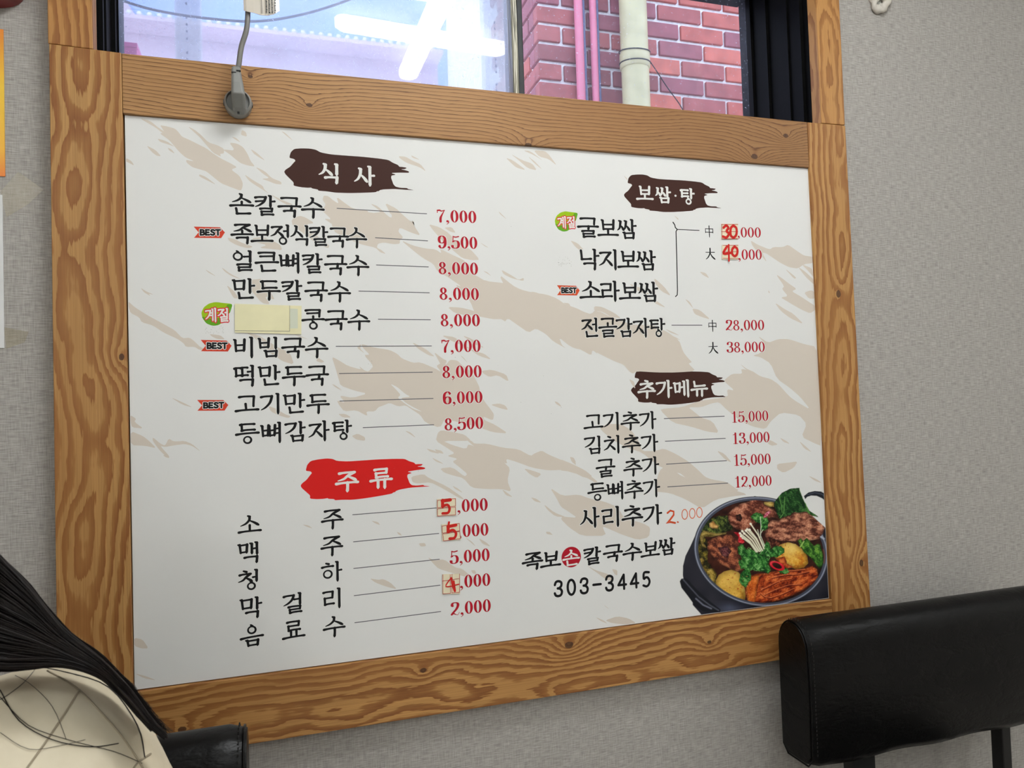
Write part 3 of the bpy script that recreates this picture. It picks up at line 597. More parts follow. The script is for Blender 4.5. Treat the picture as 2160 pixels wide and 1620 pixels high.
# ---- brush strokes -> outlines
def chain_outline(pts, ws):
    L_, R_ = [], []
    n = len(pts)
    for i in range(n):
        a = pts[max(i - 1, 0)]; b = pts[min(i + 1, n - 1)]
        dx, dy = b[0] - a[0], b[1] - a[1]; l = math.hypot(dx, dy) or 1
        nx, ny = -dy / l * ws[i] / 2, dx / l * ws[i] / 2
        L_.append((pts[i][0] + nx, pts[i][1] + ny)); R_.append((pts[i][0] - nx, pts[i][1] - ny))
    def cap(c, a, w, sgn):
        # round cap points
        ang = math.atan2(c[1] - a[1], c[0] - a[0]); out = []
        for k_ in range(1, 5):
            t = ang + math.pi / 2 * sgn - sgn * math.pi * k_ / 5
            out.append((c[0] + math.cos(t) * w / 2, c[1] + math.sin(t) * w / 2))
        return out
    end = cap(pts[-1], pts[-2], ws[-1], 1)
    start = cap(pts[0], pts[1], ws[0], 1)
    Q = Ch(L_ + end + R_[::-1] + start); Q.n = n; return Q
def interp(prof, t):
    for (a, wa), (b, wb_) in zip(prof, prof[1:]):
        if t <= b: 
            u = (t - a) / (b - a) if b > a else 0; return wa + (wb_ - wa) * u
    return prof[-1][1]
def curve(p, n=10):
    if len(p) == 2: return [(p[0][0] + (p[1][0] - p[0][0]) * i / n, p[0][1] + (p[1][1] - p[0][1]) * i / n) for i in range(n + 1)]
    v = spline([(a, b, 0) for a, b in p], n // 2); return [(q.x, q.y) for q in v]
PROF = {'H': [(0, 10.0), (.08, 9.6), (.25, 7.6), (.7, 7.4), (.88, 9.6), (1, 9.2)], 'h': [(0, 8.5), (.2, 7.0), (.8, 7.2), (1, 8.6)],
        'V': [(0, 9.5), (.1, 9.8), (.5, 9.0), (.9, 9.8), (1, 6.0)], 'v': [(0, 9.0), (.5, 8.2), (1, 8.0)],
        'L': [(0, 9.5), (.25, 9.4), (.7, 7.2), (1, 3.2)], 'R': [(0, 4.0), (.4, 8.0), (.8, 10.5), (1, 7.5)], 'D': [(0, 9.0), (1, 8.6)], 'K': [(0, 7.0), (1, 9.6)]}
def S(k, *p): return (k, [(p[i], p[i + 1]) for i in range(0, len(p), 2)])
def HH(x0, y0, x1, y1): return [S('H', x0, y0 + 1.5, x0 + (x1 - x0) * .3, y0 + (y1 - y0) * .3 - .5, x0 + (x1 - x0) * .8, y0 + (y1 - y0) * .8, x1, y1 + 1)]
def VV(x, y0, y1, lean=0): return [S('V', x, y0 + 3, x + lean * .5, (y0 + y1) / 2, x + lean, y1), S('K', x - 7, y0 + 1, x + 1, y0 + 5)]
def jG(x0, y0, x1, y1): return HH(x0, y0 + 2, x1, y0) + [S('v', x1, y0 + 1, x1 - 2, (y0 + y1) / 2, x1 - 3, y1)]
def jGl(x0, y0, x1, y1): return HH(x0, y0 + 3, x1, y0) + [S('L', x1, y0, x1 - (x1 - x0) * .18, y0 + (y1 - y0) * .45, x0 + (x1 - x0) * .42, y0 + (y1 - y0) * .8, x0 - 1, y1)]
def jKl(x0, y0, x1, y1): return jGl(x0, y0, x1, y1) + [S('h', x0 + 2, y0 + (y1 - y0) * .48, x1 - 6, y0 + (y1 - y0) * .38)]
def jGf(x0, y0, x1, y1): return HH(x0, y0 + 2, x1 - 2, y0) + [S('V', x1, y0 - 1, x1 - 1, (y0 + y1) / 2, x1 - 3, y1)]
def jN(x0, y0, x1, y1): return [S('v', x0, y0, x0 + 2, (y0 + y1) / 2, x0 + 3, y1)] + [S('H', x0 + 3, y1, (x0 + x1) / 2, y1 - 1, x1, y1 - 3)]
def jD(x0, y0, x1, y1): return HH(x0, y0 + 2, x1, y0) + [S('v', x0 + 6, y0 + 1, x0 + 7, y1)] + HH(x0 + 6, y1, x1 + 1, y1 - 3)
def jT(x0, y0, x1, y1): return jD(x0, y0, x1, y1) + [S('h', x0 + 6, (y0 + y1) / 2 + 1, x1 - 2, (y0 + y1) / 2 - 1)]
def jR(x0, y0, x1, y1):
    ym = (y0 + y1) / 2
    return HH(x0, y0 + 2, x1, y0) + [S('v', x1, y0, x1 - 2, ym), S('h', x0 + 4, ym + 1, x1 - 2, ym - 1), S('v', x0 + 5, ym, x0 + 6, y1)] + HH(x0 + 6, y1, x1 + 4, y1 - 3)
def jM(x0, y0, x1, y1): return [S('v', x0 + 2, y0 - 1, x0 + 6, y1 + 1), S('K', x0 - 4, y0 - 1, x0 + 3, y0 + 2), S('h', x0 + 2, y0 + 3, x1, y0), S('V', x1, y0 - 1, x1 - 3, y1 + 2), S('h', x0 + 6, y1 - 1, x1 - 3, y1 - 3)]
def jB(x0, y0, x1, y1): return [S('v', x0 + 1, y0, x0 + 4, y1 + 1), S('K', x0 - 4, y0 - 2, x0 + 2, y0 + 3), S('V', x1, y0 - 3, x1 - 3, y1 + 1), S('h', x0 + 3, (y0 + y1) / 2 - 1, x1 - 2, (y0 + y1) / 2 - 3), S('h', x0 + 4, y1 - 1, x1 - 3, y1 - 3)]
def jS(x0, y0, x1, y1):
    xm = x0 + (x1 - x0) * .5
    return [S('L', xm - 1, y0, xm - 3, y0 + (y1 - y0) * .4, x0 + (x1 - x0) * .25, y0 + (y1 - y0) * .78, x0 - 3, y1), S('R', xm - 3, y0 + (y1 - y0) * .42, xm + (x1 - xm) * .5, y0 + (y1 - y0) * .68, x1, y1 - 1), S('K', xm - 8, y0 - 3, xm, y0 + 1)]
def jSS(x0, y0, x1, y1):
    w_ = (x1 - x0) / 2; return jS(x0, y0, x0 + w_ - 1, y1) + jS(x0 + w_ - 3, y0 - 1, x1, y1)
def jJ(x0, y0, x1, y1):
    xm = x0 + (x1 - x0) * .52
    return HH(x0 + 3, y0 + 3, x1 - 4, y0) + [S('L', x1 - 5, y0 + 1, xm + 2, y0 + (y1 - y0) * .42, x0 + (x1 - x0) * .3, y0 + (y1 - y0) * .8, x0 - 3, y1), S('R', xm - 1, y0 + (y1 - y0) * .48, xm + (x1 - xm) * .5, y0 + (y1 - y0) * .7, x1 + 1, y1 - 1)]
def jC(x0, y0, x1, y1): return [S('K', (x0 + x1) / 2 - 7, y0 - 2, (x0 + x1) / 2 + 5, y0 + 3)] + jJ(x0, y0 + (y1 - y0) * .25, x1, y1)
def jO(cx, cy, r, tick=True): return [('O', (cx, cy, r, r * 1.0))] + ([S('K', cx - 4, cy - r - 6, cx + 2, cy - r)] if tick else [])
def jH(x0, y0, x1, y1):
    xm = (x0 + x1) / 2; r = (y1 - y0) * .27; return [S('K', xm - 7, y0, xm + 5, y0 + 4)] + HH(x0, y0 + 18, x1, y0 + 14) + jO(xm, y1 - r, r, False)
def vA(x, y0, y1, ty=None): return VV(x, y0, y1, -1) + [S('h', x, (ty or (y0 + y1) / 2) + 1, x + 17, (ty or (y0 + y1) / 2) - 1)]
def vI(x, y0, y1): return VV(x, y0, y1, -1)
def vEO(x, y0, y1, ty, l=15): return VV(x, y0, y1, -1) + [S('h', x - l, ty + 1, x, ty - 1)]
def vYEO(x, y0, y1, t1, t2, l=15): return vEO(x, y0, y1, t1, l) + [S('h', x - l, t2 + 1, x, t2 - 1)]
def vO(y, yt, x0=3, x1=97): return [S('v', 50, yt, 50, y)] + HH(x0, y + 3, x1, y - 1)
def vU(y, y1, x0=3, x1=97, xs_=52): return HH(x0, y + 3, x1, y - 1) + [S('V', xs_, y, xs_, (y + y1) / 2, xs_ - 2, y1)]
GL = {
 '식': jS(6, 10, 58, 60) + vI(80, 4, 58) + jGf(30, 70, 80, 100), '사': jS(6, 20, 58, 82) + vA(72, 4, 100, 50),
 '손': jS(14, 6, 86, 42) + vO(56, 40) + jN(26, 72, 84, 97), '칼': jKl(6, 12, 50, 60) + vA(70, 4, 60, 32) + jR(26, 66, 76, 97),
 '국': jG(16, 10, 82, 46) + vU(50, 70, 3, 97, 58) + jGf(26, 72, 72, 104), '수': jS(14, 8, 88, 48) + vU(60, 104),
 '족': jJ(16, 10, 88, 44) + [S('v', 50, 40, 50, 56)] + HH(3, 60, 97, 55) + jGf(26, 72, 74, 102), '보': jB(24, 14, 78, 58) + vO(84, 60),
 '정': jJ(4, 14, 56, 60) + vEO(80, 4, 64, 34, 18) + jO(56, 82, 17), '얼': jO(28, 32, 19) + vEO(80, 4, 60, 32, 26) + jR(26, 68, 80, 98),
 '큰': jG(16, 8, 82, 44) + [S('h', 22, 28, 78, 25)] + HH(3, 58, 97, 53) + jN(26, 72, 84, 97),
 '뼈': jB(8, 20, 36, 68) + jB(38, 20, 64, 68) + vYEO(84, 4, 102, 34, 56, 22), '만': jM(6, 14, 50, 56) + vA(74, 4, 74, 38) + jN(26, 72, 84, 97),
 '두': jD(18, 12, 82, 46) + vU(60, 104), '콩': jG(18, 6, 80, 40) + [S('h', 24, 24, 76, 21), S('v', 50, 38, 50, 50)] + HH(3, 56, 97, 51) + jO(50, 84, 17),
 '비': jB(8, 18, 48, 70) + vI(78, 4, 102), '빔': jB(8, 12, 48, 54) + vI(78, 4, 60) + jM(32, 70, 80, 97),
 '떡': jD(4, 16, 30, 54) + jD(30, 14, 58, 53) + vEO(80, 4, 64, 34, 20) + jGf(28, 72, 80, 104), '고': jG(18, 16, 80, 64) + [S('v', 44, 52, 46, 78)] + HH(3, 84, 97, 79),
 '기': jGl(8, 16, 54, 82) + vI(80, 4, 102), '등': jD(20, 8, 80, 38) + HH(3, 56, 97, 50) + jO(50, 84, 17, False),
 '감': jGl(6, 12, 50, 60) + vA(72, 4, 64, 34) + jM(32, 72, 80, 98), '자': jJ(5, 20, 60, 82) + vA(74, 4, 102, 50),
 '탕': jT(8, 14, 52, 54) + vA(72, 4, 66, 34) + jO(54, 84, 16), '주': jJ(14, 10, 88, 50) + vU(60, 104),
 '류': jR(22, 6, 76, 46) + HH(3, 62, 97, 57) + [S('V', 36, 60, 35, 100), S('V', 66, 58, 65, 102)], '소': jS(14, 12, 88, 56) + vO(82, 54),
 '맥': jM(6, 14, 40, 52) + VV(60, 8, 60) + [S('h', 60, 36, 78, 34)] + VV(82, 4, 64) + jGf(28, 74, 82, 104),
 '청': jC(4, 10, 58, 60) + vEO(80, 4, 62, 40, 16) + jO(56, 83, 17), '막': jM(6, 14, 50, 56) + vA(74, 4, 64, 36) + jGf(26, 74, 76, 104),
 '음': jO(50, 24, 18) + HH(3, 62, 97, 54) + jM(28, 74, 76, 99), '걸': jGl(8, 14, 52, 62) + vEO(80, 4, 62, 34, 26) + jR(28, 68, 80, 98),
 '료': jR(22, 8, 74, 50) + [S('v', 38, 56, 38, 78), S('v', 62, 54, 62, 78)] + HH(3, 86, 97, 80), '하': jH(4, 10, 54, 84) + vA(74, 4, 102, 48),
 '리': jR(8, 18, 50, 80) + vI(80, 4, 102), '쌈': jSS(4, 16, 60, 60) + vA(74, 4, 66, 36) + jM(32, 72, 80, 99),
 '굴': jG(16, 6, 82, 36) + vU(46, 62, 3, 97, 52) + jR(22, 68, 76, 98), '낙': jN(10, 12, 56, 54) + vA(74, 4, 66, 36) + jGf(24, 72, 74, 104),
 '지': jJ(6, 18, 62, 82) + vI(80, 4, 102), '라': jR(8, 18, 52, 80) + vA(72, 4, 102, 50),
 '전': jJ(4, 14, 56, 62) + vEO(80, 4, 72, 36, 18) + jN(26, 74, 84, 97), '골': jG(18, 6, 80, 34) + [S('v', 50, 30, 50, 44)] + HH(3, 52, 97, 47) + jR(22, 66, 76, 98),
 '추': [S('K', 42, 4, 56, 9)] + jJ(14, 20, 88, 54) + vU(64, 104), '가': jGl(6, 16, 54, 84) + vA(74, 4, 102, 48),
 '메': jM(4, 22, 36, 72) + [S('h', 42, 46, 60, 44)] + VV(62, 10, 92) + VV(84, 4, 102), '뉴': jN(20, 14, 84, 40) + HH(3, 60, 97, 55) + [S('V', 36, 58, 35, 98), S('V', 66, 57, 65, 100)],
 '김': jGl(6, 12, 54, 62) + vI(80, 4, 64) + jM(32, 72, 80, 98), '치': jC(6, 10, 60, 82) + vI(80, 4, 102),
 '계': jGl(4, 20, 42, 82) + [S('h', 40, 38, 60, 37), S('h', 38, 56, 60, 55)] + VV(62, 8, 94) + VV(84, 2, 102), '절': jJ(4, 12, 56, 58) + vEO(80, 4, 60, 34, 18) + jR(26, 66, 80, 98),
 '中': [S('n', 14, 32, 14, 66), S('n', 14, 33, 84, 33), S('n', 84, 31, 84, 66), S('n', 14, 61, 84, 61), S('w', 50, 8, 50, 104)],
 '大': [S('n', 8, 42, 92, 40), S('L', 50, 8, 48, 48, 30, 82, 8, 100), S('R', 50, 44, 66, 74, 94, 98)],
 '·': [S('D', 50, 54, 51, 54)],
}
PROF['n'] = [(0, 4.2), (1, 5.4)]; PROF['w'] = [(0, 6.5), (.8, 6.5), (1, 4)]
def glyph_shapes(ch, scale=1.0, grow=0.0):
    out = []
    for k_, p in GL[ch]:
        if k_ == 'O':
            cx, cy, rx, ry = p; w_ = 8.6 * scale * 1.22 + grow * 2; o = []; i_ = []
            for j in range(22):
                a = 2 * math.pi * j / 22; th = w_ / 2 * (1 + .12 * math.cos(a - .8))
                o.append((cx + math.cos(a) * (rx + th * .5 + grow * 0), cy + math.sin(a) * (ry + th * .5)))
                ii = max(rx - th * 1.1, .6); i_.append((cx + math.cos(a) * ii, cy + math.sin(a) * max(ry - th * 1.1, .6)))
            out.append((o, [i_]))
        else:
            c = curve(p, 10); n = len(c) - 1
            ws = [interp(PROF[k_], i / n) * scale * 1.28 + grow * 2 for i in range(n + 1)]
            out.append((chain_outline(c, ws), None))
    return out
def put_glyphs(prn, items, scale=1.0, grow=0.0, slant=0.0):
    """items: (char, centre x, centre z, width, height) in metres"""
    for ch, cx, cz, w_, h_ in items:
        for o, hs in glyph_shapes(ch, scale, grow):
            T = lambda P: tf(P, lambda x, y: (cx + (x - 50) / 100 * w_ + (50 - y) / 100 * h_ * slant, cz + (50 - y) / 100 * h_))
            prn.poly(T(o), [T(h) for h in hs] if hs else None)
def text_line(chars, p0, p1, size, aspect=1.0, mat=None, outline=True, scale=1.0, name='lettering', positions=None, parent=sign, base=0.0003, slant=0.0):
    if positions: cs = [B(*q) for q in positions]
    else:
        a, b = B(*p0), B(*p1); n = len(chars)
        cs = [(a[0] + (b[0] - a[0]) * i / max(n - 1, 1), a[1] + (b[1] - a[1]) * i / max(n - 1, 1)) for i in range(n)]
    it = [(c, x, z, size * aspect, size) for c, (x, z) in zip(chars, cs) if c != ' ']
    for g_ in it:
        if outline:
            q = Print(base); put_glyphs(q, [g_], scale, 2.6, slant); o = q.build('outline_print', M_white, parent)
        q = Print(base + 0.00018 if outline else base); put_glyphs(q, [g_], scale, 0, slant); o = q.build(name, mat or M_black_ink, parent)
    return o
def hpx(px, py, h):            # metres on the sheet for h pixels of height at that place
    return B(px, py - h / 2)[1] - B(px, py + h / 2)[1]
K = 0.0288                      # height of a syllable cell
menu = [("손칼국수", (510, 430), (660, 437)), ("족보정식칼국수", (511, 491), (752, 500)), ("얼큰뼈칼국수", (513, 549), (755, 558.5)), ("만두칼국수", (515.5, 608), (716, 614)),
        ("콩국수", (660.7, 672.5), (757, 673.5)), ("비빔국수", (517, 731.5), (668, 731.5)), ("떡만두국", (518, 791), (669.4, 790)), ("고기만두", (521, 851), (671, 849)), ("등뼈감자탕", (522, 913), (722.5, 906))]
for t_, a, b in menu: text_line(t_, a, b, hpx(600, a[1], 43.5), 1.07 if len(t_) != 7 else 1.0)
drinks = [("소주", [(526.7, 1106), (701, 1093)]), ("맥주", [(526.5, 1164), (700, 1149.5)]), ("청하", [(527, 1222), (701, 1204.5)]), ("막걸리", [(531, 1280), (619, 1271), (702, 1261)]), ("음료수", [(531.5, 1340), (619.5, 1329), (705, 1320)])]
for t_, ps in drinks: text_line(t_, None, None, hpx(600, 1200, 43), 1.07, positions=ps)
for t_, a, b, h_, asp in [("굴보쌈", (1240.5, 479), (1323.5, 482), 42, 1.12), ("낙지보쌈", (1244, 545.5), (1364, 548), 43, 1.12), ("소라보쌈", (1246, 612), (1368.5, 614.5), 43, 1.14), ("전골감자탕", (1246, 690), (1387.5, 690), 41, 1.02),
                  ("고기추가", (1251.7, 889), (1367, 885.5), 38, 1.14), ("김치추가", (1252, 938), (1371, 933.5), 38, 1.14), ("등뼈추가", (1260, 1036), (1375, 1029), 38, 1.14), ("사리추가", (1245, 1091), (1377, 1084.5), 43, 1.14)]:
    text_line(t_, a, b, hpx(1300, a[1], h_), asp)
text_line("굴추가", None, None, hpx(1300, 985, 38), 1.14, positions=[(1277.5, 986.5), (1335, 984), (1373, 981)])
for c, p in (("中", (1496, 487)), ("大", (1498, 534.5)), ("中", (1503, 686)), ("大", (1504, 733))):
    text_line(c, p, p, hpx(1500, p[1], 25), 1.0, outline=False)
text_line("족보칼국수보쌈", None, None, hpx(1250, 1170, 37), 1.2, positions=[(1123.5, 1182), (1162, 1179.5), (1250.5, 1171.5), (1293, 1165), (1334, 1162.5), (1372, 1158.5), (1407, 1152)], outline=False, scale=1.12, slant=0.06)
# ---- ring helper and the red seal
cx, cz = B(1205, 1175); rr = (B(1225.5, 1175)[0] - B(1184.5, 1175)[0]) / 2
q = Print(0.0003); q.poly([(cx + rr * math.cos(a), cz + rr * 0.98 * math.sin(a)) for a in [2 * math.pi * i / 48 for i in range(48)]]); seal = q.build('red_seal', M_price)
text_line("손", (1205, 1176), (1205, 1176), hpx(1205, 1175, 33), 1.15, mat=M_white, outline=False, scale=1.05, base=0.00034, slant=0.06)

# ---- heading brush marks
HB = "935,160 945,125 975,97 1040,93 1110,95 1160,105 1200,128 1290,145 1420,155 1560,165 1700,180 1780,192 1815,215 1862,235 1872,250 1900,252 1938,258 1920,270 1885,272 1925,280 1955,290 1955,302 1880,300 1800,303 1845,318 1805,325 1802,345 1815,380 1822,400 1840,420 1880,430 1940,432 1945,440 2005,452 1900,445 1830,440 1740,443 1705,450 1700,458 1680,460 1672,468 1560,473 1440,475 1330,472 1250,460 1180,455 1178,445 1125,435 1120,428 1090,430 1030,425 968,412 970,385 935,350 900,315 888,293 900,275 940,250 970,215 985,200 978,188 965,182 935,175"
HP = zm(380, 290, 4.05, [tuple(map(float, q_.split(','))) for q_ in HB.split()])
h0 = HP[[i for i, q_ in enumerate(HB.split()) if q_ == '888,293'][0]]; h1 = HP[[i for i, q_ in enumerate(HB.split()) if q_ == '2005,452'][0]]
for lt, rt, mat, t_, ps, hh in (((599.3, 362.3), (875, 401.6), M_brown, "식사", [(696, 365), (770, 370)], 43), ((634, 1024.7), (909, 1025.5), M_red, "주류", [(732, 1013.5), (804, 1008)], 43),
                         ((1315.9, 411.5), (1523.4, 439.3), M_brown, "보쌈·탕", [(1360, 407), (1399.5, 410), (1424.7, 411.5), (1450.5, 413.5)], 35), ((1330.7, 823.3), (1538.3, 837.3), M_brown, "추가메뉴", [(1364, 820), (1401.5, 819.5), (1439, 818.5), (1475, 818)], 37)):
    a, b = B(*lt), B(*rt); s_ = (b[0] - a[0]) / (h1[0] - h0[0])
    q = Print(0.0003); sh = (b[1] - a[1]) - (h1[1] - h0[1]) * s_
    q.poly(soft([(a[0] + (x - h0[0]) * s_, a[1] + (z - h0[1]) * s_ + sh * (x - h0[0]) / (h1[0] - h0[0])) for x, z in HP])); o = q.build('heading_brush_mark', mat)
    text_line(t_, None, None, hpx(ps[0][0], ps[0][1], hh), 1.1, mat=M_white, outline=False, scale=1.12, positions=ps, base=0.00034, name='heading_lettering')

# ---- numerals (contrast pen) and capitals
def pen(c, thick, thin):
    ws = []
    for i in range(len(c)):
        a = c[max(i - 1, 0)]; b = c[min(i + 1, len(c) - 1)]; dx, dy = b[0] - a[0], b[1] - a[1]; l = math.hypot(dx, dy) or 1
        ws.append(thin + (thick - thin) * abs(dy / l) ** 1.5)
    return chain_outline(c, ws)
def dot(x, y, r): return [(x + r * math.cos(a), y + r * math.sin(a)) for a in [2 * math.pi * i / 12 for i in range(12)]]
def digit(ch, th=15, tn=5):
    """shapes in a 60 x 100 cell, y down; returns outlines (with holes)"""
    P = lambda *p: curve([(p[i], p[i + 1]) for i in range(0, len(p), 2)], 12)
    o = []
    if ch == '0':
        n = 28; o.append(([(30 + 27 * math.cos(a), 50 + 49 * math.sin(a)) for a in [2 * math.pi * i / n for i in range(n)]], [[(30 + (27 - th) * math.cos(a), 50 + (49 - tn) * math.sin(a)) for a in [2 * math.pi * i / n for i in range(n)]]]))
    elif ch == '1':
        o.append((pen(P(31, 3, 31, 50, 31, 96), th, th), None)); o.append(([(12, 95), (50, 95), (50, 100), (12, 100)], None)); o.append((pen(P(30, 6, 22, 14, 11, 17), 6, 5), None))
    elif ch == '2':
        o.append((pen(P(9, 24, 14, 8, 30, 3, 46, 10, 48, 28, 38, 52, 20, 74, 6, 92), th, tn + 1), None)); o.append((dot(13, 27, 8), None)); o.append((chain_outline(P(5, 94, 18, 86, 34, 94, 48, 96, 56, 78), [6, 9, 11, 11, 11, 10, 10, 9, 9, 8, 7, 6, 5, 4, 4, 4, 4, 3, 3, 3, 3, 3, 3, 3, 3][:25]), None))
    elif ch == '3':
        o.append((pen(P(9, 20, 16, 6, 30, 3, 44, 10, 45, 28, 38, 42, 24, 47), th, tn), None)); o.append((pen(P(24, 47, 42, 52, 50, 70, 44, 90, 28, 98, 12, 92, 6, 78), th, tn), None)); o.append((dot(12, 22, 7.5), None)); o.append((dot(11, 78, 7.5), None))
    elif ch == '4':
        o.append((pen(P(42, 2, 42, 50, 42, 96), th, th), None)); o.append(([(2, 66), (58, 66), (58, 72), (2, 72)], None)); o.append((chain_outline(P(40, 4, 22, 36, 5, 69), [5] * 13), None)); o.append(([(26, 95), (56, 95), (56, 100), (26, 100)], None))
    elif ch == '5':
        o.append((chain_outline(P(14, 5, 30, 9, 50, 4), [9] * 13), None)); o.append((chain_outline(P(14, 4, 13, 24, 11, 46), [6] * 13), None)); o.append((pen(P(11, 46, 24, 38, 42, 42, 50, 62, 45, 88, 28, 98, 12, 93, 6, 80), th, tn), None)); o.append((dot(11, 80, 7.5), None))
    elif ch == '6' or ch == '9':
        s = [(pen(P(48, 16, 38, 4, 26, 4, 12, 20, 8, 50, 12, 84, 28, 98, 44, 90, 49, 68, 44, 48, 30, 42, 16, 50, 10, 64), th, tn), None), (dot(46, 19, 7.5), None)]
        if ch == '9': s = [(tf(q_, lambda x, y: (58 - x, 101 - y)), None) for q_, _ in s]
        o += s
    elif ch == '7':
        o.append((chain_outline(P(8, 9, 22, 6, 34, 12, 54, 6), [10, 11, 12, 12, 12, 12, 12, 12, 11, 11, 10, 10, 9, 8, 8, 8, 8, 8, 8, 8, 8, 8, 8][:19]), None)); o.append((chain_outline(P(7, 4, 7, 14, 7, 26), [5] * 13), None)); o.append((chain_outline(P(53, 8, 38, 40, 28, 66, 27, 96), [5, 6, 6, 7, 8, 9, 10, 11, 12, 13, 14, 15, 16, 16, 16, 16, 16, 16, 16][:19]), None))
    elif ch == '8':
        for (cy_, ry, rx) in ((26, 24, 22), (74, 26, 26)):
            n = 24; o.append(([(29 + rx * math.cos(a), cy_ + ry * math.sin(a)) for a in [2 * math.pi * i / n for i in range(n)]], [[(29 + (rx - th * .85) * math.cos(a), cy_ + (ry - tn - 1) * math.sin(a)) for a in [2 * math.pi * i / n for i in range(n)]]]))
    elif ch == ',':
        o.append((dot(13, 91, 9), None)); o.append((chain_outline(P(19, 90, 19, 104, 7, 116), [7, 7, 7, 7, 7, 6, 6, 5, 5, 4, 4, 3, 3]), None))
    return o
ADV = {',': 30, '.': 28}
def number(s_, xl, xr, yl, yr, hp, mat=M_price, parent=sign, name='price_lettering', base=0.0004, th=18, outline=True):
    """ink from xl to xr px; digit centre height yl..yr px; hp digit height px"""
    a = B(xl, yl); b = B(xr, yr); h_ = hpx((xl + xr) / 2, (yl + yr) / 2, hp)
    tot = sum(ADV.get(c, 60) for c in s_) - 4; sx = (b[0] - a[0]) / tot; sz = h_ / 100
    for layer in ((0, 1) if outline else (1,)):
        q = Print(base if layer == 0 else base + 0.0001); x0 = -2
        for c in s_:
            for o, hs in digit(c, th):
                if layer == 0:
                    cx_ = sum(p[0] for p in o) / len(o); cy_ = sum(p[1] for p in o) / len(o)
                    o = tf(o, lambda x, y: (x + (3.5 if x > cx_ else -3.5), y + (3 if y > cy_ else -3)))
                    if c in '0': hs = [[(30 + (x - 30) * .75, 50 + (y - 50) * .93) for x, y in hs[0]]]
                T = lambda P: tf(P, lambda x, y: (a[0] + (x0 + x) * sx, a[1] + (b[1] - a[1]) * (x0 + x) / tot + (50 - y) * sz))
                q.poly(T(o), [T(h) for h in hs] if hs else None)
            x0 += ADV.get(c, 60)
        q.build(name if layer else 'outline_print', mat if layer else M_white, parent)
for s_, xl, xr, yl, yr in (("7,000", 921, 1005, 455, 458), ("9,500", 924, 1007, 510, 512.5), ("8,000", 924.6, 1008.5, 565, 567), ("8,000", 926.7, 1010.4, 619, 620.5), ("8,000", 929, 1012.5, 675, 675.5),
                           ("7,000", 930.7, 1014, 730, 729.5), ("8,000", 932.6, 1016.2, 784.5, 783), ("6,000", 934.8, 1018, 839.5, 837), ("8,500", 937.2, 1019.6, 895, 891.5)):
    number(s_, xl, xr, yl, yr, 26.5)
for s_, xl, xr, yl, yr in ((",000", 964, 1029, 1067.5, 1063.5), (",000", 966, 1030.5, 1120.5, 1116), ("5,000", 949.4, 1033, 1176, 1169.5), (",000", 969.5, 1034.5, 1227, 1222), ("2,000", 951.3, 1035.5, 1285, 1276.5)):
    number(s_, xl, xr, yl, yr, 27.5)
for s_, xl, xr, yl, yr, h_ in ((",000", 1554.5, 1605, 490, 490.5, 22), (",000", 1556.5, 1607, 537, 537, 22.5), ("28,000", 1531, 1612, 686, 685.5, 22.5), ("38,000", 1533, 1613.3, 732.5, 731.5, 22.5),
                               ("15,000", 1542.3, 1620.7, 880, 876.5, 23), ("13,000", 1544.3, 1623.3, 925, 921.5, 23), ("15,000", 1546.7, 1625.7, 971, 967.5, 23), ("12,000", 1549.3, 1627.7, 1017, 1013, 23)):
    number(s_, xl, xr, yl, yr, h_, th=15)
# ---- leader lines
def stroke_px(prn, pts, wpx, closed=False):
    P = [B(*p) for p in pts]; w_ = hpx(pts[0][0], pts[0][1], wpx)
    prn.poly(chain_outline(P, [w_] * len(P)))
LN = [(711, 439.5, 900, 451), (792, 501.5, 902, 508), (794, 559, 903.5, 563), (757, 614, 905.6, 617.6), (798, 673.5, 907.8, 674.6), (709, 730.5, 910, 729.8), (716, 788, 912, 785), (717, 846, 913.5, 840.5), (766, 902, 915, 896),
      (744, 1085.8, 921, 1071.4), (745.7, 1142.9, 925.5, 1125.2), (746.2, 1199.1, 926.9, 1179.6), (747, 1256.4, 928.2, 1234.4), (748.4, 1313.5, 929.6, 1289.9), (1417, 686, 1480.8, 686), (1401, 883, 1527.7, 878), (1403.3, 930.7, 1530, 924.7), (1405.7, 979, 1532.3, 971.7), (1408.3, 1027, 1535, 1019)]
for l in LN:
    q = Print(0.0004); stroke_px(q, [(l[0], l[1]), (l[2], l[3])], 1.7); q.build('leader_line', M_grey)
q = Print(0.0004)
for pts, w_ in (([(1419.6, 469), (1423, 474), (1424.5, 480), (1428.5, 484)], 2.4), ([(1428, 484), (1474.8, 486)], 1.6), ([(1428.5, 484), (1426, 488), (1426.3, 500), (1429, 612), (1428.5, 622), (1425, 625.5)], 2.2)): stroke_px(q, pts, w_)
q.build('bracket', M_black_ink)
